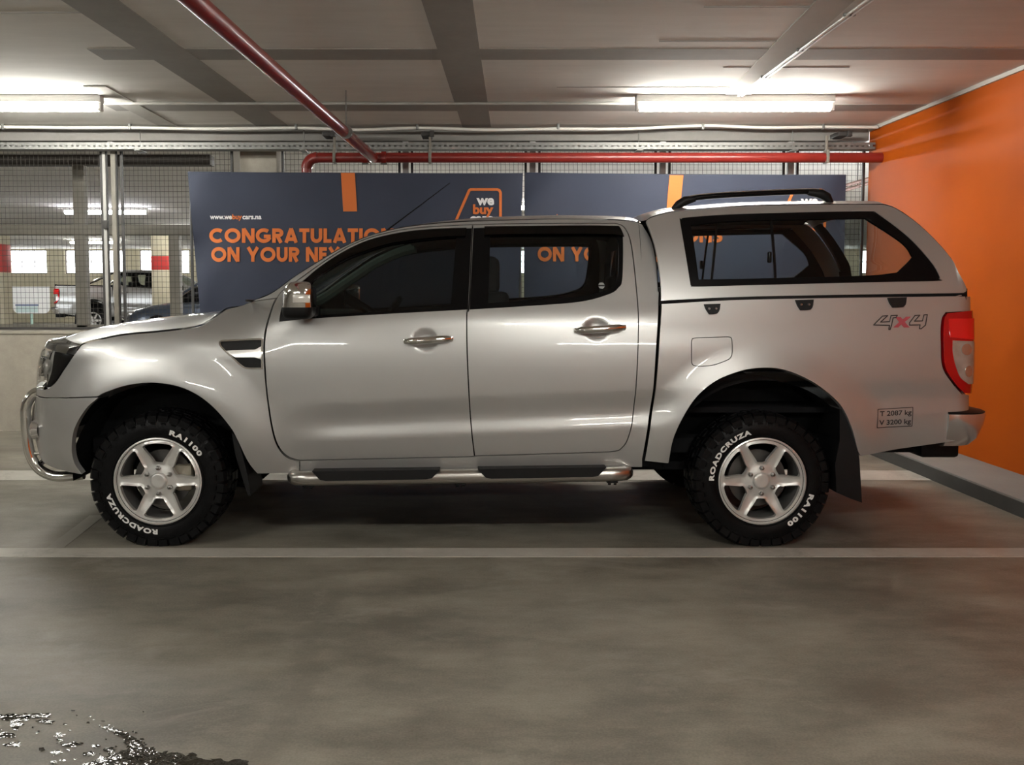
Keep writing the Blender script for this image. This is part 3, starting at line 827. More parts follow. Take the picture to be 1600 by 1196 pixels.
# leading lip of the hood turns down
lip = [(x - .012 * (1 - abs(s) ** 4), y, z - .03) for (x, y, z), s in zip(rows[0], SS)]
hood = loft_rows('hood', [lip] + rows, M_paint, angle=60)
# dark bonnet guard along the hood's leading edge
g0 = [(x - .02, y * 1.0, z + .012) for (x, y, z) in rows[2]]
gm_ = [(x - .035, y * 1.01, z + .010) for (x, y, z) in rows[0]]
gl_ = [(x - .055, y * 1.015, z - .022) for (x, y, z) in rows[0]]
gb_ = [(x - .045, y * 1.01, z - .026) for (x, y, z) in rows[0]]
loft_rows('bonnet_guard', [gb_, gl_, gm_, [(x + .005, y, z + .01) for x, y, z in rows[1]], [(x, y, z + .004) for (x, y, z) in rows[3]]], mat('smoked_acrylic', (0.03, 0.028, 0.026), 0.08, coat=1.0), hood, angle=70)
# top silhouette line of the cab, cowl to tail
toppx = [(395, 469), (425, 457), (461, 431), (497.5, 408), (534, 386.5), (570, 370.5), (606, 359.5), (642, 352.5), (697, 347), (751, 344.5), (824, 342.5), (874, 341.5), (951, 342.5), (990, 345), (1002, 349)]
top = catmull([tr(*p) for p in toppx], 4)
def section(u_, z_, zone, bow, ez, pw=5.0, din=.004):
    p = SF(np.array([u_]), np.array([z_]), zone, -din)[0]; yw = -p[1]
    return [(p[0] + bow * (1 - abs(s) ** 2), yw * s, z_ + ez * (1 - abs(s) ** pw)) for s in SS]
trow = []
nt_ = len(top); iws = 6 * 4 + 2
for i, (u_, z_) in enumerate(top):
    t = i / (nt_ - 1)
    bow = -.03 * (1 - sstep(0, .75, t)); ez = .002 + .038 * sstep(.38, .72, t)
    trow.append(section(u_, z_, 'body', bow, ez))
ka = [k for k, s in enumerate(SS) if abs(s) <= .925 + 1e-6]; ka0, ka1 = ka[0], ka[-1]
ws = loft_rows('windscreen', [r_[ka0:ka1 + 1] for r_ in trow[:iws + 1]], M_glass_w, angle=80)
loft_rows('pillar_edge', [r_[:ka0 + 1] for r_ in trow[:iws + 1]], M_paint, cab[0], angle=80)
loft_rows('pillar_edge', [r_[ka1:] for r_ in trow[:iws + 1]], M_paint, cab[1], angle=80)
roof = loft_rows('roof', trow[iws:], M_paint, angle=80)
loft_rows('roof_lining', [[(x, y * .97, z - .05) for x, y, z in r_] for r_ in trow[iws:]], M_inner, roof, angle=80)
# painted inner A-pillar edges along the glass
# cowl between hood and windscreen
cw_rows = [[(x, y, z + .004) for x, y, z in rows[-1]], [(x + .01, y * .99, z + .006) for x, y, z in trow[2]]]
loft_rows('cowl', [cw_rows[0], [tuple((np.array(a) * .5 + np.array(b) * .5) - np.array([0, 0, .02])) for a, b in zip(*cw_rows)], cw_rows[1]], M_black, angle=80)
wp = MB()
for s in (-1, 1):
    b0 = Vector((.40, .25 * s - .25, 1.285)); wp.tube([b0, b0 + Vector((.05, -.05, .02)), b0 + Vector((.10, -.45, .03))], [.012, .009, .006], 8)
wp.build('wiper_arms', M_black, truck)
# cab back wall with its window, tucked behind the gap
pb = trow[-1]; xb_ = pb[0][0] - .015
bw = MB()
zt = 1.70
ys = [-.84, -.52, .52, .84]; zs = [.45, 1.28, 1.62, 1.75]
for i in range(3):
    for j in range(3):
        if i == 1 and j == 1: continue
        f_ = [1.0, 1.0, .84, .76]
        bw.add([(xb_, ys[i] * f_[j], zs[j]), (xb_, ys[i + 1] * f_[j], zs[j]), (xb_, ys[i + 1] * f_[j + 1], zs[j + 1]), (xb_, ys[i] * f_[j + 1], zs[j + 1])], [(0, 1, 2, 3)])
cbk = bw.build('cab_back', M_inner, truck, smooth=False)
MB().add([(xb_, -.52, 1.28), (xb_, .52, 1.28), (xb_, .44, 1.62), (xb_, -.44, 1.62)], [(0, 1, 2, 3)]).build('rear_pane', M_glass_r, cbk, smooth=False)
# roof antenna
pa = onY(612, 354.5, YC - .1) - Vector((X0, YC, 0)); pb2 = onY(703, 286, YC - .1) - Vector((X0, YC, 0))
MB().tube([pa - (pb2 - pa) * .12, pb2], [.005, .0025], 6).build('antenna', M_black, truck)

# ---------------------------------------------------------------- canopy top, hatch and front
ctop = catmull([tr(*p, 'canopy') for p in ((1010, 344), (1021, 337.5), (1052, 330), (1105, 325), (1175, 320.5), (1280, 318.5), (1381, 318.5))], 4)
crow = []
for i, (u_, z_) in enumerate(ctop):
    crow.append(section(u_, z_, 'canopy', 0, .034 * sstep(0, .12, i / len(ctop)) + .006, 5))
croof = loft_rows('canopy_roof', crow, M_paint, angle=80)
loft_rows('canopy_lining', [[(x, y * .97, z - .03) for x, y, z in r_] for r_ in crow], M_inner, croof, angle=80)
cback = catmull([tr(*p, 'canopy') for p in ((1381, 318.5), (1402, 326), (1437, 351), (1472, 385.5), (1500, 419.5), (1513.5, 443.5), (1515, 456))], 4)
hrow = []
for i, (u_, z_) in enumerate(cback):
    t = i / (len(cback) - 1)
    p = SF(np.array([u_]), np.array([z_]), 'canopy', -.004)[0]; yw = -p[1]
    hrow.append([(p[0] + (.05 * t) * (1 - abs(s) ** 4), yw * s, z_ + .040 * (1 - t) * (1 - abs(s) ** 5)) for s in SS])
i0, i1 = 5, len(hrow) - 5
kk = [k for k, s in enumerate(SS) if abs(s) <= .80 + 1e-6]; k0, k1 = kk[0], kk[-1]
hat = loft_rows('canopy_hatch', hrow[:i0 + 1], M_paint, angle=80)
loft_rows('hatch_frame', hrow[i1:], M_paint, hat, angle=80)
loft_rows('hatch_frame', [r_[:k0 + 1] for r_ in hrow[i0:i1 + 1]], M_satin, hat, angle=80)
loft_rows('hatch_frame', [r_[k1:] for r_ in hrow[i0:i1 + 1]], M_satin, hat, angle=80)
loft_rows('hatch_pane', [r_[k0:k1 + 1] for r_ in hrow[i0:i1 + 1]], M_glass_c, hat, angle=80)
# canopy front bulkhead with window
cf = MB(); xf_ = ctop[0][0] + .05
zs = [1.36, 1.45, 1.62, 1.75]
for i in range(3):
    for j in range(3):
        if i == 1 and j == 1: continue
        f_ = [1.0, .95, .86, .74]
        cf.add([(xf_, ys[i] * f_[j], zs[j]), (xf_, ys[i + 1] * f_[j], zs[j]), (xf_, ys[i + 1] * f_[j + 1], zs[j + 1]), (xf_, ys[i] * f_[j + 1], zs[j + 1])], [(0, 1, 2, 3)])
cff = cf.build('canopy_front', M_inner, truck, smooth=False)
MB().add([(xf_, -.49, 1.45), (xf_, .49, 1.45), (xf_, .45, 1.62), (xf_, -.45, 1.62)], [(0, 1, 2, 3)]).build('front_pane', M_glass_c, cff, smooth=False)
# roof rails: slim silver bar on black feet
def rail():
    zr = lambda px, py, hw: onY(px, py, YC - hw) - Vector((X0, YC, 0))
    hw = .60
    bar = [zr(*p, hw) for p in ((1066, 314), (1085, 309.5), (1120, 306), (1175, 303), (1230, 300.5), (1270, 299.5), (1286, 301.5))]
    bar = [Vector(p) for p in catmull([tuple(p) for p in bar], 4)]
    t = MB().tube(bar, .015, 10)
    silver = MB().tube([p + Vector((0, 0, .009)) for p in bar[2:-2]], .009, 8)
    feet = []
    for pts in (((1051, 327), (1060, 320), (1070, 314), (1086, 311)), ((1262, 300.5), (1283, 303), (1292, 308), (1299, 318))):
        feet.append(MB().tube([zr(*p, hw) for p in pts], [.012, .024, .026, .016] if pts[0][0] < 1100 else [.016, .026, .026, .014], 10))
    return t, silver, feet
rt_, rs_, rf_ = rail()
rr_ = both('roof_rail', rt_, M_satin); both('rail_strip', rs_, M_steel, rr_)
for q in rf_: both('rail_foot', q, M_black, rr_)

# ---------------------------------------------------------------- tail
o_tail = poly([('uz', UR + .004, .62, 'c'), ('uz', UC1, .62, 'c'), ('uz', UC1, 1.33, 'c'), ('uz', UR + .004, 1.33, 'c')])
tg = panel('tailgate', o_tail, M_paint, zone='bed', h=0.05, flange=0.02, mode='join')
MB().bbox(XT + .0, XT + .03, -.14, .14, 1.10, 1.18, .01).build('tailgate_handle', M_chrome, tg)
TLU = XT - RT + .165
o_tl = poly([(1478.5, 489.8, 'c'), ('uz', XT - RT + .05, ZTL1 - .004), ('uz', TLU, ZTL1, 'c'), ('uz', TLU, ZTL0, 'c'), (1504, 614, 'c'), (1490, 598.5), (1474.5, 572), (1472, 530), (1473.6, 500)], 'bed')
tl = panel('tail_light', o_tl, M_redlens, zone='bed', h=0.02, d=.012, flange=0.03, extra=lambda v: .006 * np.sin(np.clip((v[:, 1] - ZTL0) / (ZTL1 - ZTL0), 0, 1) * PI))
o_tlb = poly([(1480, 498, 'c'), ('uz', TLU - .01, 1.22, 'c'), ('uz', TLU - .01, 1.10, 'c'), (1482, 527, 'c')], 'bed', sub=2)
panel('brake_lens', o_tlb, M_redlens2, zone='bed', h=0.02, d=.020, flange=0.006, parent=tl)
o_tlc = poly([(1486, 532, 'c'), ('uz', TLU - .008, 1.095, 'c'), ('uz', TLU - .008, .87, 'c'), (1508, 600, 'c'), (1498, 590), (1490, 570), (1486, 550)], 'bed', sub=4)
panel('reverse_lens', o_tlc, mat('frosted_lens', (0.42, 0.385, 0.35), 0.16, metal=0.35, coat=1.0, var=0.25, vscale=14), zone='bed', h=0.02, d=.020, flange=0.006, parent=tl)
for (bpx, bpy_, bu, bz) in ((1506, 546, .026, .030), (1508, 580, .020, .030)):
    bc = tr(bpx, bpy_, 'bed')
    o_tld = [(bc[0] + bu * math.cos(a), bc[1] + bz * math.sin(a)) for a in np.linspace(0, 2 * PI, 20, endpoint=False)]
    panel('lamp_bowl', o_tld, mat('lens_bright', (0.62, 0.60, 0.57), 0.1, metal=0.8, coat=1.0), zone='bed', h=0.02, d=.024, flange=0.004, parent=tl)

# rear bumper: chrome wrap-around step bumper
def sweep(path, nrm, prof, closed=True):
    vs = []; n = len(prof)
    for p, q in zip(path, nrm):
        for (a, z) in prof: vs.append((p[0] + q[0] * a, p[1] + q[1] * a, z))
    fs = []
    for i in range(len(path) - 1):
        for k in range(n if closed else n - 1):
            k2 = (k + 1) % n
            fs.append((i * n + k, i * n + k2, (i + 1) * n + k2, (i + 1) * n + k))
    fs.append(tuple(range(n))[::-1]); fs.append(tuple((len(path) - 1) * n + k for k in range(n)))
    return vs, fs
us = np.concatenate([np.linspace(XT - RT - .05, XT - RT + .16, 20), np.linspace(XT - RT + .2, UC1, 8)])
path = [(float(np.interp(u, CU, _c[:, 0])), -float(np.interp(u, CU, _c[:, 1])) + .05) for u in us]; path[-1] = (path[-1][0], 0)
nrm = [(float(np.interp(u, CU, CNx)) , -float(np.interp(u, CU, CNy))) for u in us]
sc = [0.62 + 0.38 * float(sstep(XT - RT - .05, XT - RT + .15, u)) for u in us]
nrm = [(a * s, b * s) for (a, b), s in zip(nrm, sc)]
path_m = path + [(x, -y) for x, y in path[:-1]][::-1]; nrm_m = nrm + [(a, -b) for a, b in nrm[:-1]][::-1]
prof = [(-.05, .528), (.03, .538), (.07, .575), (.10, .65), (.11, .70), (.105, .712), (-.05, .735)]
vs, fs = sweep(path_m, nrm_m, prof)
rb = obj('rear_bumper', vs, fs, mat('bumper_chrome', (0.62, 0.61, 0.60), 0.22, metal=0.8), truck, angle=35)
vs, fs = sweep(path_m, nrm_m, [(-.05, .738), (.09, .714), (.104, .7135), (.106, .717), (.092, .724), (-.05, .748)])
obj('step_pad', vs, fs, M_black, rb, angle=35)
hb_ = MB()
hb_.bbox(3.95, 4.40, -.55, .55, .46, .565, .02).bbox(4.20, 4.42, -.60, -.40, .425, .56, .02).bbox(4.20, 4.42, .40, .60, .425, .56, .02)
hb_.build('tow_bar', M_black, truck)

# ---------------------------------------------------------------- nudge bar
def mm(pts): return [Vector(p) for p in catmull(pts, 6)]
def pl(px, py, y): 
    p = onY(px, py, YC + y); return (p.x - X0, y, p.z)
nb_ = MB()
yh = -.62
side = [pl(72, 611, yh), pl(58, 613, yh), pl(47, 622, yh), pl(40.5, 637, yh), pl(40.5, 662, yh), pl(43, 690, yh), pl(48, 712, yh), pl(58, 730, yh), pl(74, 741, yh), pl(95, 745, yh), pl(131, 741.5, yh)]
nb_.tube(mm(side), .029, 14)
nudge = nb_
nudge.add([(x, -y, z) for x, y, z in nb_.v], [tuple(q)[::-1] for q in nb_.f])
top_l = side[2]; 
for q in (side[2], side[4], side[7]):
    nudge.tube([(q[0], q[1], q[2]), (q[0] - .06, q[1] * .6, q[2]), (q[0] - .08, 0, q[2]), (q[0] - .06, -q[1] * .6, q[2]), (q[0], -q[1], q[2])], .027, 14)
nbar = nudge.build('nudge_bar', M_chrome, truck, angle=60)
for s in (1, -1):
    ib = MB()
    pts = [pl(70, 618, yh + .05), pl(58, 628, yh + .05), pl(53.5, 646, yh + .05), pl(54, 672, yh + .05), pl(60, 690, yh + .05)]
    ib.tube([(x, y * s, z) for x, y, z in mm(pts)], .012, 10)
    a = pl(48, 676, yh); ib.tube([(a[0], a[1] * s, a[2]), (a[0] + .16, a[1] * s, a[2])], .008, 8)
    a = pl(50, 709, yh); ib.tube([(a[0], a[1] * s, a[2]), (a[0] + .16, a[1] * s, a[2])], .010, 8)
    ib.build('bar_bracket', M_steel, nbar, angle=60)
for s in (1, -1):
    p = SF(np.array([-.80]), np.array([.60]), 'body')[0]
    MB().lathe([(.001, -.012), (.05, -.010), (.055, 0), (.045, .03)], 'x', 18, (p[0] - .005, p[1] * s, p[2])).build('fog_lamp', M_reflector, bump)

# ---------------------------------------------------------------- mirrors, handles, steps, flaps
def superell(c, r, n1=3.0, n2=3.0, nu=28, nv=18, fx=None):
    vs = []; fs = []
    def sp(a, e): return math.copysign(abs(a) ** (2 / e), a)
    for j in range(nv + 1):
        ph = -PI / 2 + PI * j / nv
        for i in range(nu):
            th = 2 * PI * i / nu
            p = [c[0] + r[0] * sp(math.cos(ph), n1) * sp(math.cos(th), n2), c[1] + r[1] * sp(math.cos(ph), n1) * sp(math.sin(th), n2), c[2] + r[2] * sp(math.sin(ph), n1)]
            vs.append(fx(p) if fx else tuple(p))
    for j in range(nv):
        for i in range(nu):
            i2 = (i + 1) % nu; fs.append((j * nu + i, j * nu + i2, (j + 1) * nu + i2, (j + 1) * nu + i))
    return vs, fs
my = -1.03
mc = Vector(pl(468.5, 470, my))
def mfx(p):
    x, y, z = p; t = (z - mc.z) / .095
    return (x + .012 * t * (1 if x < mc.x else .2), y, z)
mv, mf = superell(mc, (.078, .095, .096), 4.2, 4.0, 40, 30, mfx)
fu = []; fl_ = []
for q in mf:
    zc = sum(mv[i][2] for i in q) / 4
    (fu if zc > mc.z - .022 else fl_).append(q)
mu = MB(); mu.v = mv; mu.f = fl_
mr_ = both('side_mirror', mu, M_black, fdoor, angle=60)
mu2 = MB(); mu2.v = [(mc.x + (x - mc.x) * 1.012, mc.y + (y - mc.y) * 1.012, mc.z + (z - mc.z) * 1.012) for x, y, z in mv]; mu2.f = fu
both('mirror_cap', mu2, M_chrome, mr_, angle=60)
i0_ = Vector(pl(457.5, 460.5, my - .09)); i1_ = Vector(pl(485.5, 473.5, my - .09))
both('indicator', MB().bbox(i0_.x, i1_.x, my - .104, my - .085, i1_.z, i0_.z, .005), mat('indicator_lens', (0.72, 0.70, 0.66), 0.15, metal=0.3, coat=1.0), mr_)
both('mirror_arm', MB().bbox(mc.x - .02, mc.x + .07, -.98, -.80, mc.z - .085, mc.z - .03, .015), M_black, mr_)
o_sail = poly([(437, 502, 'c'), (441, 480), (448, 463), (470, 442.5, 'c'), (488, 470, 'c'), (494, 497, 'c')])
panel('mirror_base', o_sail, M_black, h=0.02, d=.004, flange=0.012, parent=mr_)
for (door, a, b) in ((fdoor, (635.5, 533.5), (704, 529)), (rdoor, (901.5, 516.5), (973, 511.5))):
    ua = tr(*a); ub = tr(*b); n = 12; path = []; rad = []
    for i in range(n + 1):
        t = i / n; u_ = ua[0] + (ub[0] - ua[0]) * t; z_ = ua[1] + (ub[1] - ua[1]) * t
        base = SF(np.array([u_]), np.array([z_]), 'body')[0]
        yb_2 = SF(np.array([ua[0]]), np.array([ua[1]]), 'body')[0][1]
        hgt = .016 + .020 * (math.sin(PI * t) ** .6)
        path.append((base[0], min(base[1], yb_2) - hgt, z_)); rad.append(.020 if 1 < i < n - 1 else (.019 if 0 < i < n else .013))
    both('door_handle', MB().tube(path, rad, 12), M_chrome, door, angle=60)
    for e in (path[0], path[-1]):
        both('handle_foot', MB().bbox(e[0] - .016, e[0] + .016, e[1] - .004, e[1] + .03, e[2] - .013, e[2] + .013, .006), M_chrome, door)
# tubular side steps with black tread pads
def pstep():
    ys_ = -.90
    A = pl(446, 749.5, ys_); B = pl(992, 741, ys_)
    m_ = MB()
    x0, x1, z0, z1 = A[0], B[0], A[2] + .005, B[2] + .002
    zz = lambda x: z0 + (z1 - z0) * (x - x0) / (x1 - x0)
    pts = [(x0 + .10, ys_ + .20, zz(x0)), (x0 + .05, ys_ + .10, zz(x0)), (x0 + .045, ys_ + .03, zz(x0)), (x0 + .10, ys_, zz(x0 + .1)), (x0 + .2, ys_, zz(x0 + .2))] + \
          [(x, ys_, zz(x)) for x in np.linspace(x0 + .4, x1 - .4, 6)] + [(x1 - .2, ys_, zz(x1 - .2)), (x1 - .10, ys_, zz(x1 - .1)), (x1 - .045, ys_ + .03, zz(x1)), (x1 - .05, ys_ + .10, zz(x1)), (x1 - .10, ys_ + .20, zz(x1))]
    m_.tube(mm(pts), .040, 16)
    pads = []
    for (xa, xb) in ((492, 684), (750, 943)):
        a = pl(xa, 744, ys_ - .02); b = pl(xb, 744, ys_ - .02); q = MB()
        za, zb = zz(a[0]), zz(b[0])
        vs = []
        for (x, z, w) in ((a[0] - .01, za + .030, .01), (a[0] + .05, za - .004, .05), (b[0] - .05, zb - .004, .05), (b[0] + .01, zb + .030, .01)):
            vs += [(x, ys_ - .0425, z), (x, ys_ + .05, z), (x, ys_ + .05, z + .0), (x, ys_ - .0425, z)]
        prof = [(a[0] - .012, za + .044), (a[0] + .03, za - .002), (a[0] + .06, za - .008), (b[0] - .06, zb - .008), (b[0] - .03, zb - .002), (b[0] + .012, zb + .044)]
        n = len(prof)
        vs = [(x, ys_ - .043, z) for x, z in prof] + [(x, ys_ + .06, z) for x, z in prof]
        q.add(vs, [tuple(range(n)), tuple(range(2 * n - 1, n - 1, -1))] + [(i, n + i, n + (i + 1) % n, (i + 1) % n) for i in range(n)])
        pads.append(q)
    brs = []
    for x in (x0 + .12, (x0 + x1) / 2, x1 - .12):
        br = MB(); brs.append(br); br.bbox(x - .03, x + .03, ys_ - .01, ys_ + .35, zz(x) - .048, zz(x) - .036, .004)
        br.tube([(x - .015, ys_ + .0, zz(x) - .05), (x - .015, ys_, zz(x) - .058)], .008, 8).tube([(x + .015, ys_, zz(x) - .05), (x + .015, ys_, zz(x) - .058)], .008, 8)
    return m_, pads, brs
st, pads, brs = pstep()
sst = both('side_step', st, M_steel, angle=60)
for q in pads: both('tread_pad', q, M_black, sst, smooth=False)
for q in brs: both('step_bracket', q, M_black, sst)
# mud flaps
def flap(pts, y0, y1, th=.012):
    m_ = MB(); P = [pl(*p, y0) for p in pts]; n = len(P)
    vs = [(x, y0, z) for x, _, z in P] + [(x, y1, z) for x, _, z in P]
    m_.add(vs, [tuple(range(n))[::-1], tuple(range(n, 2 * n))] + [(i, (i + 1) % n, n + (i + 1) % n, n + i) for i in range(n)])
    return m_
both('mud_flap', flap(((1312, 640), (1322.5, 641), (1332, 664), (1339, 690), (1343, 720), (1347, 786), (1330, 780), (1307, 770), (1305, 725), (1312, 690)), -.915, -.62), M_black, smooth=False)
both('mud_flap', flap(((362, 676), (370, 683), (379, 712), (387, 745), (391.5, 775), (387, 774), (378, 745), (368, 712)), -.915, -.62), M_black, smooth=False)

# ---------------------------------------------------------------- wheels
RT_, RR_ = 0.366, 0.2275
def tyre_mesh():
    m_ = MB()
    # profile (r, h): h = outward (-y) to inward; outer face at h=-.125
    prof = [(.205, -.095), (.222, -.116), (.240, -.124), (.262, -.130), (.290, -.130), (.318, -.124), (.342, -.116), (.354, -.100), (.357, -.06), (.358, 0), (.357, .06), (.354, .10), (.335, .118), (.30, .130), (.25, .128), (.222, .116), (.205, .095)]
    m_.lathe(prof, 'y', 96)
    nb = 36
    def block(a0, a1, r0, r1, h0, h1, rs):
        # tread block between angles, radii r0..r1 (outer), widths h0..h1; rs = radius at the sidewall edge
        vs = []
        for r_, hh in ((r0, h0), (rs, h0), (r1, h0 + .016 if h0 < 0 else h0), (r1, h1), (r0, h1)):
            for a in (a0, a1): vs.append((r_ * math.cos(a), hh, r_ * math.sin(a)))
        f = []
        for k in range(4): f.append((2 * k, 2 * k + 1, 2 * k + 3, 2 * k + 2))
        f += [(0, 2, 4, 6, 8), (9, 7, 5, 3, 1)]
        m_.add(vs, f)
    st_ = 2 * PI / nb
    for i in range(nb):
        a = i * st_; ww = .78 if i % 2 else .86
        block(a, a + st_ * ww, .318, RT_, -.128 if i % 2 else -.1255, -.068, .352)
        block(a + st_ * .5, a + st_ * (.5 + ww), .318, RT_, .068, .125, RT_)
        block(a + st_ * .2, a + st_ * .85, .34, RT_, -.058, -.012, RT_)
        block(a + st_ * .65, a + st_ * 1.3, .34, RT_, .006, .056, RT_)
        # small sidewall ribs
        block(a + st_ * .1, a + st_ * .55, .306, .322, -.1305, -.12, .312)
    # raised bead rings
    m_.lathe([(.2405, -.1235), (.243, -.1285), (.247, -.1285), (.2495, -.1255)], 'y', 72)
    return m_.me('tyre', M_rubber, angle=35)
def arc_text(txt, r, a0, a1, hgt):
    """raised letters running clockwise on the outer sidewall, tops outward"""
    v, f = text_mesh2d(txt, 1.0, bold=.045, spacing=1.18)
    V = np.array(v); x0, x1 = V[:, 0].min(), V[:, 0].max(); y0, y1 = V[:, 1].min(), V[:, 1].max()
    out = []
    for x, y in v:
        a = a0 + (a1 - a0) * (x - x0) / (x1 - x0); rr = r + hgt * (y - y0) / (y1 - y0)
        hh = -.1325
        out.append((rr * math.cos(a), hh, rr * math.sin(a)))
    return out, [tuple(q) for q in f]
def letters_mesh(txt, c, w):
    m_ = MB()
    if True:
        vs, fs = arc_text(txt, .2585, c + w, c - w, .0275)
        n = len(vs)
        m_.add(vs, fs)
        # side walls of the letters
        cnt = {}
        for q in fs:
            for i in range(len(q)):
                cnt[(q[i], q[(i + 1) % len(q)])] = 1
        for (a, b) in list(cnt):
            if (b, a) not in cnt:
                m_.add([vs[a], vs[b], (vs[b][0], -.128, vs[b][2]), (vs[a][0], -.128, vs[a][2])], [(0, 3, 2, 1)])
    return m_.me('lettering', M_white, smooth=False)
def rim_meshes():
    # face disc in (a, b) plane with six openings
    def rot(p, a): return (p[0] * math.cos(a) - p[1] * math.sin(a), p[0] * math.sin(a) + p[1] * math.cos(a))
    Rr = RR_
    base = [(-.10 * Rr, .435 * Rr), (-.135 * Rr, .50 * Rr), (-.325 * Rr, .765 * Rr), (-.338 * Rr, .81 * Rr), (-.30 * Rr, .85 * Rr), (-.15 * Rr, .885 * Rr), (0, .895 * Rr), (.15 * Rr, .885 * Rr), (.30 * Rr, .85 * Rr), (.338 * Rr, .81 * Rr), (.325 * Rr, .765 * Rr), (.135 * Rr, .50 * Rr), (.10 * Rr, .435 * Rr), (0, .42 * Rr)]
    base = [tuple(q) for q in catmull(base, 3, True)]
    holes = [[rot(p, k * PI / 3) for p in base] for k in range(6)]
    outer = [(Rr * .985 * math.cos(a), Rr * .985 * math.sin(a)) for a in np.linspace(0, 2 * PI, 96, endpoint=False)]
    v, f = cdt(outer, holes, .0075)
    r = np.hypot(v[:, 0], v[:, 1]); d = np.full(len(v), 9.)
    for q in holes: d = np.minimum(d, pdist(v, q))
    ang = np.arctan2(v[:, 1], v[:, 0])
    # depth: outward is -y.  hub dome, dished spokes, lip at the rim
    dep = -.012 + .009 * sstep(.035, .10, r) - .013 * sstep(.10, .205, r)
    dep = dep - .0075 * (1 - sstep(.002, .010, d)) * sstep(.075, .09, r)
    # a shallow channel along each spoke
    sa = np.abs(((ang + PI / 6 - PI / 2 + PI / 6 * 0) % (PI / 3)) - PI / 6) 
    lat = r * np.sin(np.minimum(sa, PI / 3))
    P = np.stack([v[:, 0], dep, v[:, 1]], -1)
    vs = [tuple(p) for p in P]; fs = [tuple(t)for t in f]
    for (a, b) in bedges(f):
        k = len(vs); q = .92
        ins = .03
        vs += [tuple(P[a]), tuple(P[b]), (P[b][0], P[b][1] + ins, P[b][2]), (P[a][0], P[a][1] + ins, P[a][2])]
        fs.append((k + 1, k, k + 3, k + 2))
    face = mesh('rim', vs, fs, M_alloy, angle=50)
    lip = MB().lathe([(.215, .03), (.221, -.005), (Rr * .985, -.026), (Rr * 1.0, -.033), (Rr * 1.03, -.030), (Rr * 1.035, -.018), (Rr * 1.0, .0), (.213, .03)], 'y', 72).me('rim_lip', M_alloy)
    barrel = MB().lathe([(.213, -.005), (.20, .02), (.195, .10), (.20, .16), (.213, .19)], 'y', 48).me('barrel', M_alloy_in)
    disc = MB().lathe([(.001, .075), (.155, .075), (.155, .10), (.001, .10)], 'y', 48).me('brake_disc', M_disc)
    cal = MB().bbox(.06, .16, .05, .13, -.07, .075, .02).me('caliper', M_caliper)
    nut = MB().lathe([(.0125, .010), (.0125, -.010), (.0095, -.019), (.0005, -.022)], 'y', 6).me('lug_nut', mat('nut_steel', (0.30, 0.29, 0.28), 0.3, metal=1.0))
    cap = MB().lathe([(.047, .004), (.044, -.006), (.036, -.012), (.030, -.0125), (.0005, -.010)], 'y', 36).me('hub_cap', M_alloy)
    return face, lip, barrel, disc, cal, nut, cap
ME_ty = tyre_mesh(); ME_lets = [letters_mesh('ROADCRUZA', R(231.5), R(37.5)), letters_mesh('RA1100', R(53), R(22))]
ME_face, ME_lip, ME_bar, ME_disc, ME_cal, ME_nut, ME_cap = rim_meshes()
def wheel(x, side, trot, front):
    y = -.905 + .130 if side < 0 else .905 - .130
    rz = 0 if side < 0 else PI
    # the tyre: copy whose lowest lugs are pressed flat on the floor
    t_me = ME_ty.copy(); co = np.zeros(len(t_me.vertices) * 3); t_me.vertices.foreach_get('co', co); co = co.reshape(-1, 3)
    c, s = math.cos(trot), math.sin(trot)
    co2 = co.copy(); co2[:, 0] = co[:, 0] * c - co[:, 2] * s; co2[:, 2] = co[:, 0] * s + co[:, 2] * c
    low = co2[:, 2] < -ZH + .001
    co2[low, 2] = -ZH + .001
    bul = np.clip((-.25 - co2[:, 2]) / .1, 0, 1) * .006
    co2[:, 1] += np.sign(co2[:, 1]) * bul
    t_me.vertices.foreach_set('co', co2.reshape(-1)); t_me.update()
    t = link('tyre', t_me, truck, (x, y, ZH), (0, 0, rz))
    for ME_let in ME_lets:
        l_me = ME_let.copy(); co = np.zeros(len(l_me.vertices) * 3); l_me.vertices.foreach_get('co', co); co = co.reshape(-1, 3)
        co2 = co.copy(); co2[:, 0] = co[:, 0] * c - co[:, 2] * s; co2[:, 2] = co[:, 0] * s + co[:, 2] * c
        co2[:, 1] += np.sign(co2[:, 1]) * np.clip((-.25 - co2[:, 2]) / .1, 0, 1) * .006
        l_me.vertices.foreach_set('co', co2.reshape(-1)); l_me.update()
        link('lettering', l_me, t)
    tilt = R(5) if front else 0.0
    r = link('rim', ME_face, truck, (x, y, ZH), (0, 0, rz))
    fy = -.098
    r.location.y = y + (fy if side < 0 else -fy)
    link('rim_lip', ME_lip, r); link('barrel', ME_bar, r); link('brake_disc', ME_disc, r, rot=(0, 0, 0))
    if front: link('caliper', ME_cal, r)
    link('hub_cap', ME_cap, r, (0, -.012, 0))
    for k in range(6):
        a = PI / 2 + k * PI / 3
        link('lug_nut', ME_nut, r, (.069 * math.cos(a), -.012, .069 * math.sin(a)))
    return t, r
for side in (-1, 1):
    wheel(0.0, side, 0.0, True); wheel(WB, side, R(-90), False)

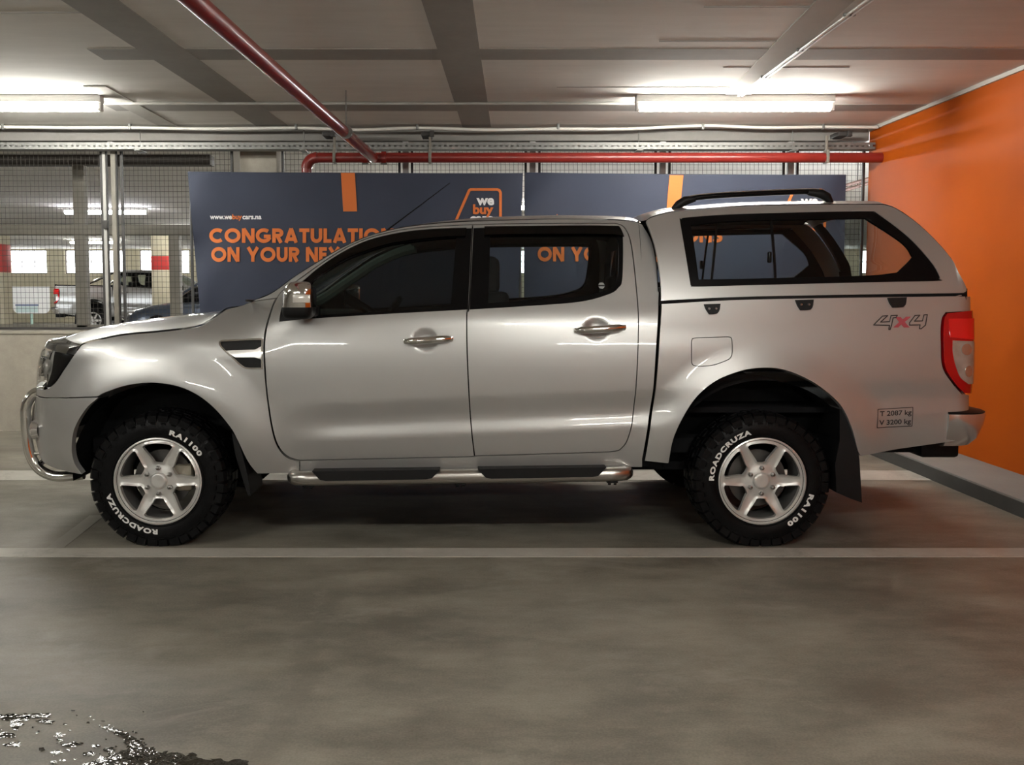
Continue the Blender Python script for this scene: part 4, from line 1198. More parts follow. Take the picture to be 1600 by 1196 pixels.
# ---------------------------------------------------------------- wheel wells, underbody, cabin, load bed
for wx, rr, zt in ((0.0, .50, .02), (WB, .525, .02)):
    vs = []; fs = []; n = 28
    for i in range(n + 1):
        a = R(2) + R(184 if wx == 0 else 174) * i / n
        for y in ((-.885 if (wx > 1 or math.cos(a) > -.55) else -.79), -.45):
            vs.append((wx + rr * math.cos(a), y, ZH + .03 + rr * 0.97 * math.sin(a)))
    for i in range(n): fs.append((2 * i, 2 * i + 2, 2 * i + 3, 2 * i + 1))
    k = len(vs); vs.append((wx, -.45, ZH)); 
    for i in range(n): fs.append((2 * i + 1, 2 * i + 3, k))
    q = MB(); q.v = vs; q.f = fs
    both('wheel_liner', q, mat('liner_black', (0.004, 0.0048, 0.0055), 0.7, spec=0.25, var=0.3, vscale=12, bump=0.3, bscale=25))
ub = MB()
ub.box(-.45, 4.15, -.62, .62, .46, .54).box(.52, 2.70, -.84, .84, .42, .50).box(-.3, 3.8, -.50, -.38, .34, .46).box(-.3, 3.8, .38, .50, .34, .46)
ub.tube([(0, -.72, ZH), (0, .72, ZH)], .045, 12).tube([(WB, -.72, ZH), (WB, .72, ZH)], .05, 12)
ub.lathe([(.001, -.16), (.10, -.12), (.13, 0), (.10, .12), (.001, .16)], 'y', 16, (WB, .05, ZH))
ub.box(1.4, 2.3, .1, .42, .28, .42)
ub.build('chassis', M_inner, truck)
cb = MB()
cb.box(.42, .50, -.80, .80, .45, 1.20)                                          # firewall
cabin = cb.build('firewall', M_inner, truck, smooth=False)
MB().bbox(.48, .98, -.74, .74, .95, 1.24, .06, 3).build('dashboard', M_seat, cabin)
sw = MB(); cc = Vector((1.10, .36, 1.16)); axv = Vector((-.85, 0, .53)).normalized(); e1 = Vector((0, 1, 0)); e2 = axv.cross(e1)
sw.tube([cc + (e1 * math.cos(a) + e2 * math.sin(a)) * .185 for a in np.linspace(0, 2 * PI, 33)], .016, 8, caps=False)
for a in (0, PI, -PI / 2): sw.tube([cc, cc + (e1 * math.cos(a) + e2 * math.sin(a)) * .185], .02, 8)
sw.tube([cc, cc + axv * .3], .035, 10)
sw.build('steering_wheel', M_satin, truck)
def seat(x, y, w):
    m_ = MB().bbox(x, x + .52, y - w / 2, y + w / 2, .62, .80, .05, 3)
    def lean(z): return x + .46 + (z - .75) * .30
    bm_ = MB().bbox(0, .15, -w / 2, w / 2, 0, .62, .05, 3)
    m_.add([(lean(.74 + v[2]) + v[0], y + v[1], .74 + v[2]) for v in bm_.v], bm_.f)
    return m_
for y in (-.38, .38):
    s_ = seat(1.10, y, .54).build('front_seat', M_seat, truck)
    hm = MB().bbox(1.72, 1.83, y - .14, y + .14, 1.34, 1.56, .045, 3)
    hm.build('headrest', M_seat, s_)
s_ = seat(2.02, 0, 1.40).build('rear_seat', M_seat, truck)
for y in (-.42, .42):
    MB().bbox(2.56, 2.64, y - .12, y + .12, 1.34, 1.46, .03, 3).build('headrest', M_seat, s_)
# far A-pillar trim seen through the glass, and the inner mirror
apt = [SF(np.array([u_]), np.array([z_]), 'body', -.085)[0] for (u_, z_) in top[2:iws]]
both('pillar_trim', MB().tube([(p[0] + .045, p[1], p[2] - .052) for p in apt], .034, 8), M_trimgrey)
MB().bbox(.98, 1.02, -.11, .11, 1.60, 1.67, .015).build('inner_mirror', M_satin, truck)
lb = MB()
lb.box(2.72, 4.30, -.74, .74, .70, .73).box(2.70, 2.73, -.80, .80, .60, 1.30)
lb.build('load_bed', M_inner, truck, smooth=False)
for s in (-1, 1):
    MB().box(2.72, 4.29, s * .80 - .02, s * .80 + .02, .93, 1.33).build('bed_inner', M_inner, truck, smooth=False)
MB().box(4.26, 4.29, -.78, .78, .70, 1.31).build('tailgate_inner', M_inner, tg, smooth=False)
both('bed_cap', MB().box(2.70, 4.29, -.865, -.78, 1.315, 1.335), M_black, smooth=False)

# ---------------------------------------------------------------- decals
def decal(name, polys, m, parent, zone='bed', d=.0022):
    """flat print laid on the body side; polys = list of pixel outlines"""
    m_ = MB()
    for P in polys:
        V = [tr(p[0], p[1], zone) for p in P]
        if area(V) < 0: V = V[::-1]
        v, f = cdt(V, (), .02)
        m_.add([tuple(q) for q in SF(v[:, 0], v[:, 1], zone, d)], [tuple(t) for t in f])
    return m_.build(name, m, parent, angle=179)
def stroke(pts, w):
    """thick polyline outline segments in pixel space"""
    out = []
    for a, b in zip(pts[:-1], pts[1:]):
        a = np.array(a, float); b = np.array(b, float); t = (b - a) / max(np.linalg.norm(b - a), 1e-6); n = np.array([-t[1], t[0]]) * w / 2; e = t * w * .35
        out.append([tuple(a - n - e), tuple(b - n + e), tuple(b + n + e), tuple(a + n - e)])
    return out
M_decal = mat('decal_dark', (0.02, 0.022, 0.025), 0.4)
M_decal_r = mat('decal_red', (0.42, 0.07, 0.09), 0.4)
zx = lambda pts: [(1340 + x / 4.2727, 460 + y / 4.2727) for x, y in pts]
four1 = zx([(106, 205), (165, 146), (200, 143), (152, 186), (212, 183), (222, 143), (264, 141), (256, 156), (236, 158), (226, 206), (216, 236), (208, 236), (212, 208), (106, 205)])
four2 = zx([(346, 190), (382, 142), (414, 140), (378, 180), (432, 178), (442, 138), (464, 136), (452, 206), (424, 230), (412, 230), (416, 204), (346, 206), (346, 190)])
decal('four_decal', stroke(four1, 1.6), M_decal, bed[0]); decal('four_decal', stroke(four2, 1.6), M_decal, bed[0])
xa_ = zx([(236, 222), (276, 186), (250, 152), (286, 152), (300, 168), (322, 150), (356, 150), (314, 185), (346, 222), (308, 222), (290, 202), (270, 222)])
decal('cross_decal', [xa_], M_decal_r, bed[0])
bx_ = [(1371.6, 640), (1426, 636.7), (1424.6, 666), (1370.4, 668.8), (1371.6, 640)]
decal('plate_border', stroke(bx_, 1.1), M_decal, bed[0])
def decal_text(txt, p0, p1, hpx, parent, bold=.02, zone='bed'):
    v, f = text_mesh2d(txt, 1.0, bold=bold)
    V = np.array(v); x0, x1 = V[:, 0].min(), V[:, 0].max(); yc = .70
    p0 = np.array(p0, float); p1 = np.array(p1, float); ex = (p1 - p0); up = np.array([0.02, -1.0]) * hpx
    uv = [tr(*(p0 + ex * (x - x0) / (x1 - x0) + up * (y / yc)), zone) for x, y in v]
    a = np.array(uv); P = SF(a[:, 0], a[:, 1], zone, .0022)
    return obj('lettering', [tuple(q) for q in P], f, M_decal, parent, smooth=False)
decal_text('T 2087 kg', (1374.5, 650.5), (1424, 648), 7.4, bed[0])
decal_text('V 3200 kg', (1373.5, 664.5), (1423, 662), 7.4, bed[0])
# small arrow mark in the corner of the canopy glass
# ================================================================== BANNERS
M_cloth = mat('navy_banner_cloth', (0.030, 0.038, 0.066), 0.75, var=0.10, vscale=1.6, bump=0.12, bscale=260)
M_oprint = mat('orange_print', (0.66, 0.165, 0.03), 0.7)
M_wprint = mat('white_print', (0.85, 0.85, 0.86), 0.7)
def arc(cx, cy, rx, ry, a0, a1, n=18):
    return [(cx + rx * math.cos(R(a0 + (a1 - a0) * i / n)), cy + ry * math.sin(R(a0 + (a1 - a0) * i / n))) for i in range(n + 1)]
TH = 0.255
h2 = TH / 2
GL = {   # geometric capitals: advance width, list of centre-line strokes
    'O': (1.16, [arc(.58, .5, .58 - h2, .5 + .01 - h2, 0, 360, 36)]),
    'C': (1.02, [arc(.58, .5, .58 - h2, .51 - h2, 48, 312, 30)]),
    'G': (1.10, [arc(.58, .5, .58 - h2, .51 - h2, 48, 340, 30), [(.58, .44), (1.08, .44)]]),
    'N': (.92, [[(h2, 0), (h2, 1)], [(.92 - h2, 0), (.92 - h2, 1)], [(h2 * 1.05, .98), (.92 - h2 * 1.05, .02)]]),
    'R': (.78, [[(h2, 0), (h2, 1)], [(h2, 1 - h2)] + arc(.42, .685, .30 - h2 * .3, .315 - h2, 90, -90, 14) + [(h2, .37 + h2)], [(.38, .46), (.64, 0)]]),
    'A': (1.0, [[(h2 * 1.05, 0), (.5, 1.0)], [(.5, 1.0), (1.0 - h2 * 1.05, 0)], [(.25, .26), (.75, .26)]]),
    'T': (.74, [[(0, 1 - h2), (.74, 1 - h2)], [(.37, 0), (.37, 1)]]),
    'U': (.84, [[(h2, 1), (h2, .40)] + arc(.42, .40, .42 - h2, .41 - h2, 180, 360, 16) + [(.84 - h2, 1)]]),
    'L': (.58, [[(h2, 0), (h2, 1)], [(h2, h2), (.58, h2)]]),
    'I': (.26, [[(h2, 0), (h2, 1)]]),
    'S': (.72, [arc(.36, .725, .24, .285 - h2, 20, 200, 14) + arc(.36, .29, .26, .30 - h2, 160 - 40, -150, 18)]),
    'Y': (.98, [[(h2, 1), (.49, .42)], [(.98 - h2, 1), (.49, .42)], [(.49, .45), (.49, 0)]]),
    'E': (.60, [[(h2, 0), (h2, 1)], [(h2, h2), (.60, h2)], [(h2, .5), (.56, .5)], [(h2, 1 - h2), (.60, 1 - h2)]]),
    'X': (.96, [[(h2, 0), (.96 - h2, 1)], [(h2, 1), (.96 - h2, 0)]]),
    ' ': (.36, []),
}
GL['S'] = (.72, [[(.63, .80), (.55, .865)] + arc(.37, .70, .225, .175, 70, 245, 12) + [(.40, .51)] + arc(.36, .30, .225, .175, 62, -110, 12) + [(.14, .165), (.07, .24)]])
def ribbon(pts, w):
    """flat ribbon along a polyline, mitred, butt ends"""
    P = [np.array(p, float) for p in pts]
    P = [p for i, p in enumerate(P) if i == 0 or np.linalg.norm(p - P[i - 1]) > 1e-6]
    closed = np.linalg.norm(P[0] - P[-1]) < 1e-5
    n = len(P); vs = []
    for i in range(n):
        if closed: a = P[i] - P[(i - 1) if i > 0 else n - 2]; b = P[(i + 1) if i < n - 1 else 1] - P[i]
        else:
            a = P[i] - P[i - 1] if i > 0 else P[1] - P[0]; b = P[i + 1] - P[i] if i < n - 1 else P[-1] - P[-2]
        na = np.array([-a[1], a[0]]) / np.linalg.norm(a); nb = np.array([-b[1], b[0]]) / np.linalg.norm(b)
        m_ = na + nb; q = m_ / max(np.dot(m_, m_) / 2, .5)
        vs += [tuple(P[i] + q * w / 2), tuple(P[i] - q * w / 2)]
    return vs, [(2 * i, 2 * i + 1, 2 * i + 3, 2 * i + 2) for i in range(n - 1)]
def caps_text(txt, gap=.085):
    """list of per-letter meshes in em units plus total width"""
    x = 0; out = []
    for ch in txt:
        w, st = GL[ch]; v = []; f = []
        for s_ in st:
            a, b = ribbon(s_, TH); k = len(v); v += [(x + p, q) for p, q in a]; f += [tuple(i + k for i in t) for t in b]
        if v: out.append((v, f))
        x += w + gap
    return out, x - gap

def banner(name_label, pl_, pr_, Yb, lines, stripe, logo, seed, url=None):
    """pl_: left edge pixels (top, lower), pr_: right edge; cloth stretched between, hanging to near the floor"""
    (lx0, ly0), (lx1, ly1) = pl_; (rx0, ry0), (rx1, ry1) = pr_
    rs = np.random.RandomState(seed); ph = rs.rand(6) * 6.28
    def disp(px, py):
        s = (px - lx0) / (rx0 - lx0); t = (py - ly0) / 400.0
        e = math.exp(-max(s, 0) * 16) * .05 + math.exp(-max(1 - s, 0) * 18) * .04
        return (.008 * math.sin(9 * s + 3 * t + ph[0]) + .005 * math.sin(19 * s - 6 * t + ph[1]) + e * math.sin(16 * (t + s * 1.5) + ph[2]) * .8
                + .006 * math.sin(30 * (s * 1.2 + t) + ph[3]) * math.exp(-max(s, 0) * 5))
    def W(px, py, d=0.0): return onY(px, py, Yb + disp(px, py) - d)
    base = onY((lx0 + rx0) / 2, ly0, Yb); base.z = 0
    root = empty('banner_stand', base); tag(root, name_label, 'banner')
    def loc(v): return tuple(Vector(v) - base)
    nx, nz = 56, 40; ybot = 668
    vs = []
    for j in range(nz + 1):
        py = ly0 + (ybot - ly0) * j / nz
        fl = (py - ly0) / (ly1 - ly0); fr = (py - ry0) / (ry1 - ry0)
        xl_ = lx0 + (lx1 - lx0) * fl; xr_ = rx0 + (rx1 - rx0) * fr
        for i in range(nx + 1):
            q = i / nx; yy = py + (ry0 - ly0) * q * (1 - j / nz) + (1.4 * math.sin(PI * q) if j == 0 else 0)
            vs.append(loc(W(xl_ + (xr_ - xl_) * q, yy)))
    k = len(vs); vs += [(x, y + .012, z) for x, y, z in vs]
    fs = []
    for j in range(nz):
        for i in range(nx):
            a = j * (nx + 1) + i; q = (a, a + nx + 1, a + nx + 2, a + 1)
            fs.append(q); fs.append(tuple(t + k for t in q[::-1]))
    rim_ = [i for i in range(nx + 1)] + [j * (nx + 1) + nx for j in range(1, nz + 1)] + [nz * (nx + 1) + i for i in range(nx - 1, -1, -1)] + [j * (nx + 1) for j in range(nz - 1, 0, -1)]
    for a, b in zip(rim_, rim_[1:] + rim_[:1]): fs.append((a, b, b + k, a + k))
    cloth = obj('banner_cloth', vs, fs, M_cloth, root, angle=60)
    def pr(name, v2, f, m, parent=cloth, d=.006):
        return obj(name, [loc(W(px, py, d)) for px, py in v2], f, m, parent, smooth=False)
    for (txt, x0, x1, ytop, ybase, dxl) in lines:
        L_, w = caps_text(txt); sc = (x1 - x0) / w
        for (v, f) in L_:
            pr('letter', [(x0 + x * sc + dxl * (y), ybase + (ytop - ybase) * y) for x, y in v], f, M_oprint)
    def small(txt, x0, x1, ybase, hpx, m, bold=.03):
        v, f = text_mesh2d(txt, 1.0, bold=bold); V = np.array(v); a0, a1 = V[:, 0].min(), V[:, 0].max()
        pr('lettering', [(x0 + (x - a0) / (a1 - a0) * (x1 - x0), ybase - y / .52 * hpx) for x, y in v], f, m, d=.007)
    if url:
        x0, y0, sc = url
        tot = text_mesh2d('www.webuycars.na', 1.0, bold=.03)[0]; W_ = max(p[0] for p in tot) - min(p[0] for p in tot)
        pos = x0; e = 80.0 * sc
        w1 = max(p[0] for p in text_mesh2d('www.we|', 1, .03)[0]) / W_ * e; 
        small('www.we', x0, x0 + 34.2 * sc, y0, 5.6, M_wprint)
        small('buy', x0 + 34.8 * sc, x0 + 50 * sc, y0, 5.6, M_oprint)
        small('cars.na', x0 + 50.8 * sc, x0 + 80.5 * sc, y0, 5.6, M_wprint)
    n = 10; sv = []; sf = []
    (a, b, c, d_) = stripe
    for i in range(n + 1):
        t = i / n
        sv += [(a[0] + (d_[0] - a[0]) * t, a[1] + (d_[1] - a[1]) * t), (b[0] + (c[0] - b[0]) * t, b[1] + (c[1] - b[1]) * t)]
    sf = [(2 * i, 2 * i + 2, 2 * i + 3, 2 * i + 1) for i in range(n)]
    pr('orange_stripe', sv, sf, M_oprint)
    dx, dy = logo
    path = [(714, 341.5), (733, 298), (735, 296.4), (738, 296.2), (777, 296.2), (780.2, 297.6), (782, 301), (782, 340), (782, 352), (780, 356), (776, 358), (716, 358), (710.5, 356), (710, 351), (714, 341.5)]
    dens = []
    for p, q in zip(path[:-1], path[1:]):
        for j in range(6): dens.append((p[0] + (q[0] - p[0]) * j / 6 + dx, p[1] + (q[1] - p[1]) * j / 6 + dy))
    dens.append((path[-1][0] + dx, path[-1][1] + dy))
    v, f = ribbon(dens, 4.2); pr('logo_outline', v, f, M_oprint)
    small('we', 744.5 + dx, 772 + dx, 320 + dy, 11, M_wprint, .04)
    small('buy', 739 + dx, 771 + dx, 334 + dy, 10.5, M_oprint, .04)
    small('cars', 734 + dx, 770.5 + dx, 348.5 + dy, 11, M_wprint, .04)
    # frame tubes and feet behind the cloth
    tl_, tr_ = Vector(loc(onY(lx0 + 4, ly0 + 3, Yb + .05))), Vector(loc(onY(rx0 - 4, ry0 + 3, Yb + .05)))
    m_fr = mat('frame_tube', (0.10, 0.10, 0.10), 0.4, metal=0.6)
    for p in (tl_, tr_, (tl_ + tr_) / 2):
        MB().tube([(p.x, .06, .02), (p.x, .06, p.z)], .014, 8).build('frame_post', m_fr, root)
        MB().bbox(p.x - .03, p.x + .03, -.20, .25, 0, .022, .005).build('foot', m_fr, root)
    MB().tube([(tl_.x, .06, tl_.z), (tr_.x, .06, tr_.z)], .014, 8).build('frame_rail', m_fr, root)
    return root
YBN = 8.82
banner('navy cloth banner with orange congratulations lettering and web address, beside the open mesh', ((293, 268), (312, 480)), ((817, 270.5), (814.5, 340)), YBN,
       [('CONGRATULATIONS', 327, 633, 357, 379.6, 0), ('ON YOUR NEXT', 330, 549, 386.4, 409.2, 0)],
       [(532.6, 270.2), (554.4, 270.2), (558, 330.5), (536.3, 330.5)], (0, 0), 3, url=(328, 342.6, 1.0))
banner('navy cloth banner mostly behind the canopy, next to the orange wall', ((820.5, 269.5), (820, 400)), ((1322, 273), (1319, 400)), YBN + .03,
       [('CONGRATULATIONS', 834, 1129, 357, 379, 0), ('ON YOUR NEXT', 840, 1046, 386, 408.5, 0)],
       [(1046, 273.8), (1067.8, 273.8), (1062, 334), (1041, 334)], (506.5, 1.0), 5, url=(836, 342.6, .97))
# ================================================================== FENCE, PIPES, TRAYS
M_wire = mat('fence_wire', (0.08, 0.073, 0.062), 0.55, metal=0.4)
M_angle = mat('fence_angle_iron', (0.035, 0.032, 0.03), 0.6)
M_post = mat('fence_post_grey', (0.42, 0.41, 0.385), 0.55, var=0.12, vscale=6)
M_galv = mat('galvanised', (0.21, 0.21, 0.20), 0.5, metal=0.5, var=0.1, vscale=14)
M_redpipe = mat('red_pipe_paint', (0.22, 0.018, 0.013), 0.34, var=0.14, vscale=5, coat=0.3)
M_white_c = mat('white_conduit', (0.72, 0.70, 0.65), 0.45)
M_rust = mat('grey_steel_frame', (0.20, 0.185, 0.155), 0.6, var=0.12, vscale=5)
YW = YF + .09
def fx(px, y=YW, py=380): return onY(px, py, y).x
ZW0, ZW1 = .985, 2.775
panels = [(-330, -150, 'outermost mesh fence panel beyond the open bays'), (-135, 160, 'wide mesh fence panel in front of the parked silver pickup bed'), (188, 364, 'mesh fence panel directly behind the banner edge, next to the concrete column'),
          (440, 626, 'mesh fence panel behind the red pipe elbow'), (642, 823, 'mesh fence panel behind the first banner logo'), (841, 1026, 'mesh fence panel behind the gap side of the second banner'),
          (1044, 1226, 'mesh fence panel behind the orange stripe end of the second banner'), (1244, 1356, 'mesh fence panel meeting the orange wall')]
for (p0, p1, lab) in panels:
    x0, x1 = fx(p0, py=250), min(fx(p1, py=250), XW - .01)
    root = empty('mesh_fence_panel', ((x0 + x1) / 2, YW, ZW0)); tag(root, lab, 'fence panel', 'mesh fence panels')
    hw = (x1 - x0) / 2; hh = ZW1 - ZW0; b = .022
    for (a0, a1, c0, c1) in ((-hw, hw, 0, b), (-hw, hw, hh - b * 1.6, hh), (-hw, -hw + b, b, hh - b), (hw - b, hw, b, hh - b)):
        MB().box(a0, a1, -.015, .015, c0, c1).build('frame_bar', M_angle, root, smooth=False)
    wv = MB(); r = .0017
    n = int(round(2 * hw / .0415))
    for i in range(1, n):
        x = -hw + 2 * hw * i / n; wv.tube([(x, 0, 0), (x, 0, hh)], r, 4, caps=False)
    n = int(round(hh / .0515))
    for i in range(1, n):
        z = hh * i / n; wv.tube([(-hw, .004, z), (hw, .004, z)], r, 4, caps=False)
    w = wv.build('wire_mesh', M_wire, root, smooth=False); w['kind'] = 'stuff'
for (px, lab) in ((-142, 'grey fence post at the outermost mesh panel'), (634, 'grey fence post above the first banner stripe'), (832, 'grey fence post at the gap of the two banners'),
                  (1035, 'grey fence post above the second banner stripe'), (1235, 'grey fence post above the canopy roof rail')):
    x = fx(px, py=250)
    o = MB().bbox(x - .028, x + .028, YW - .03, YW + .03, ZW0 - .01, 2.79, .004).build('fence_post', M_post); tag(o, lab, 'fence post', 'fence posts')
# the pair of gate posts left of the banner
for (pa, pb, lab, m_) in ((163.5, 168.5, 'pale slim gate post with a latch in front of the mesh', M_post), (176.5, 184, 'grey gate post with a dark edge next to the pale latch post', M_rust)):
    x0, x1 = fx(pa, py=300), fx(pb, py=300)
    root = empty('gate_post', ((x0 + x1) / 2, YW - .03, ZW0 - .01)); tag(root, lab, 'gate post')
    w = (x1 - x0) / 2
    MB().bbox(-w, w, -.02, .02, 0, 1.79, .004).build('upright', m_, root)
    MB().bbox(w if pa > 170 else w, w + .012, -.015, .015, 0, 1.79, .003).build('edge_strip', M_angle, root)
    if pa < 170:
        MB().bbox(-.01, .03, -.05, -.02, .98, 1.06, .006).build('latch', M_angle, root)
x = fx(173, py=238)
tag(MB().bbox(x - .025, x + .025, YW - .02, YW + .03, 2.70, 2.79, .004).build('hanger_block', M_post), 'small pale steel block between the two gate posts at the lintel', 'bracket')

# steel frame of the sliding gate behind the fence
YG = 10.5
gf = empty('steel_gate_frame', (fx(127, YG), YG, ZB)); tag(gf, 'brown grey steel frame with a wide cross rail behind the mesh fence', 'steel frame')
def gx(px, py=400): return onY(px, py, YG).x - gf.location.x
zb_ = onY(100, 360, YG).z - ZB
for (pa, pb, z1) in ((119, 137, 2.62), (266, 282, zb_), (-150, -130, 2.62)):
    MB().bbox(gx(pa), gx(pb), -.05, .05, 0, z1, .006).build('upright', M_rust, gf)
MB().bbox(gx(-160), gx(330), -.062, .055, zb_ - .055, zb_ + .055, .006).build('cross_rail', M_rust, gf)
MB().bbox(gx(-160), gx(334), -.075, .10, onY(100, 259, YG).z - ZB, onY(100, 243, YG).z - ZB, .006).build('top_rail', mat('dark_brown_steel', (0.05, 0.042, 0.036), 0.7), gf)
MB().bbox(gx(-160), gx(300), -.05, .05, .78, .84, .006).build('bottom_rail', M_rust, gf)

# concrete column standing in the fence line
xc0, xc1 = fx(376, 9.5, 250), fx(434, 9.5, 250)
tag(MB().bbox(xc0, xc1, 9.46, 9.86, ZB, H, .015).build('concrete_column', M_low), 'beige concrete column standing between two mesh fence panels', 'column')
# columns with red bands in the hall
def column(px, Y, w, b0, b1, lab):
    x = (px - CX) / FPX * Y
    root = empty('banded_column', (x, Y, ZB)); tag(root, lab, 'column')
    MB().bbox(-w / 2, w / 2, -w / 2, w / 2, 0, H - ZB, .015).build('shaft', M_far, root)
    MB().bbox(-w / 2 - .006, w / 2 + .006, -w / 2 - .006, w / 2 + .006, b0 - ZB, b1 - ZB, .015).build('red_band', mat('red_band_paint', (0.50, 0.035, 0.03), 0.55), root)
column(0, 24, .44, 1.80, 2.50, 'beige column with a tall red band beside the white sign board')
column(256, 25, .44, 1.88, 2.24, 'beige column with a short red band above the parked pickup roof')

# cable tray with slots
YT = 9.08
zt0, zt1 = onY(700, 233, YT).z, onY(700, 222.5, YT).z
tray = empty('cable_tray', (0, YT, zt0)); tag(tray, 'slotted galvanised cable tray hung along the top of the fence', 'cable tray')
xa, xb = -9.0, XW - .02
tm = MB(); ht = zt1 - zt0
tm.box(xa, xb, 0, .0025, 0, ht * .36).box(xa, xb, 0, .0025, ht * .64, ht)
x = xa
while x < xb - .05:
    tm.box(x, x + .028, 0, .0025, ht * .36, ht * .64); x += .052
tm.build('side_wall', M_galv, tray, smooth=False)
MB().box(xa, xb, .0025, .15, 0, .003).build('tray_floor', M_galv, tray, smooth=False)
MB().box(xa, xb, .15, .1525, 0, ht).build('back_wall', M_galv, tray, smooth=False)
for px in (215, 473, 1000, 1242):
    xx = onY(px, 225, YT).x
    MB().tube([(xx, .075, -.012), (xx, .075, H - zt0)], .005, 6).build('hanger_rod', M_galv, tray)
    MB().bbox(xx - .03, xx + .03, -.02, .17, -.016, -.004, .003).build('hanger_bar', M_galv, tray)
MB().tube([(xa, .05, .02), (xb, .05, .02)], .012, 8).build('cable', M_angle, tray)
MB().tube([(xa, .09, .018), (xb, .09, .018)], .010, 8).build('cable', mat('grey_cable', (0.3, 0.3, 0.3), .5), tray)

# red sprinkler pipes
YR = 8.98
zr = onY(900, 246.5, YR).z; rr = .047
xe = onY(479, 250, YR).x
rp = empty('red_pipe_run', (xe, YR, zr)); tag(rp, 'red sprinkler main running along the fence with an elbow turning down', 'pipe')
MB().tube([(.10, 0, 0), (XW - xe, 0, 0)], rr, 20).build('main_pipe', M_redpipe, rp)
el = [(.10 - .10 * math.sin(a), 0, -.10 + .10 * math.cos(a)) for a in np.linspace(0, PI / 2, 9)]
MB().tube(el, rr * 1.1, 20).build('elbow', M_redpipe, rp)
MB().tube([(0, 0, -.10), (0, 0, -1.6)], rr, 20).build('drop_pipe', M_redpipe, rp)
for px in (523, 1291, 672):
    xx = onY(px, 247, YR).x - xe
    MB().bbox(xx - .014, xx + .014, -rr - .006, rr + .006, -rr - .006, rr + .02, .004).bbox(xx - .012, xx + .012, -.012, .012, rr, .20, .003).build('pipe_clamp', M_rust, rp)
for px in (571, 600):
    xx = onY(px, 247, YR).x - xe
    MB().lathe([(rr * .9, -.022), (rr * 1.28, -.022), (rr * 1.28, .022), (rr * .9, .022)], 'x', 20, (xx, 0, 0)).build('coupling', M_redpipe, rp)
    for s in (-1, 1):
        MB().tube([(xx - .03, -.03, s * (rr + .012)), (xx + .03, -.03, s * (rr + .012))], .008, 6).build('coupling_bolt', M_galv, rp)
# the branch crossing under the ceiling towards the viewer
pe = onY(583, 246.5, YR - .07); zl = pe.z
p1 = onZ(286, -14, zl + .03)
dirv = (p1 - pe).normalized()
br_ = empty('red_branch_pipe', pe); tag(br_, 'long red sprinkler pipe crossing under the ceiling towards the lane', 'pipe')
MB().tube([(0, 0, 0), tuple((p1 - pe) + dirv * 6)], .046, 20).build('pipe_length', M_redpipe, br_)
pj = onZ(541, 207, zl) - pe
MB().tube([tuple(pj - dirv * .012), tuple(pj + dirv * .012)], .050, 20).build('pipe_joint', M_galv, br_)
MB().tube([tuple(pj + Vector((0, 0, .04))), tuple(pj + Vector((0, 0, H - pe.z)))], .005, 6).build('hanger_rod', M_galv, br_)

# ceiling conduits
YCn = onZ(700, 199, H - .03).y
pts = [onY(px, py, YCn) for px, py in ((-420, 199), (-200, 197), (5, 198.5), (110, 199.5), (203, 199.5), (330, 201.5), (463, 200), (560, 203), (652, 200), (760, 203), (872, 201.5), (980, 201.5), (1098, 196.5), (1190, 199.5), (1286, 198.5), (1372, 199))]
cd = empty('white_conduit_run', (0, YCn, H)); tag(cd, 'thin white conduit sagging between clips along the ceiling edge', 'conduit')
MB().tube([tuple(Vector(p) - Vector((0, YCn, H))) for p in catmull([tuple(p) for p in pts], 4)], .014, 10).build('tube', M_white_c, cd)
for px in (5, 203, 463, 652, 872, 1098, 1286):
    p = onY(px, 199, YCn)
    MB().bbox(p.x - .012, p.x + .012, -.018, .018, p.z - H - .022, -.0, .004).build('clip', M_galv, cd)
yk = onZ(580, 162, H - .015).y
xk0, xk1 = onZ(163, 162, H).x, onZ(988, 162, H).x
tag(MB().tube([(xk0, yk, H - .014), (xk1, yk, H - .014)], .013, 10).build('grey_conduit', M_post), 'grey conduit linking the two ceiling lights', 'conduit')
a = onZ(1156, 150, H - .02); b = onZ(1372, -10, H - .02)
cr = empty('twin_conduit', a); tag(cr, 'twin thin conduits running along the ceiling to the light by the orange wall', 'conduit')
for dx in (-.012, .018):
    MB().tube([(dx, 0, 0), tuple(b - a + (b - a).normalized() * 4 + Vector((dx, 0, 0)))], .0075, 8).build('tube', M_white_c, cr)
for t in (.25, .55, .85):
    q = (b - a) * t
    MB().bbox(q.x - .03, q.x + .036, q.y - .012, q.y + .012, -.004, .012, .002).build('clip', M_galv, cr)
# small dark brackets under the slab edge
for i, (px, lab) in enumerate(((517, 'small dark bracket above the red pipe elbow'), (668, 'small dark bracket above the first banner'), (1306, 'dark steel bracket under the slab next to the orange wall'))):
    p = onY(px, 214, 9.1)
    m_ = MB().bbox(-.05, .05, -.12, .10, -.02, .02, .005).bbox(.03, .07, -.14, -.10, -.03, .025, .004)
    o = m_.build('slab_bracket', M_angle, None, (p.x, 9.02, p.z)); tag(o, lab, 'bracket')
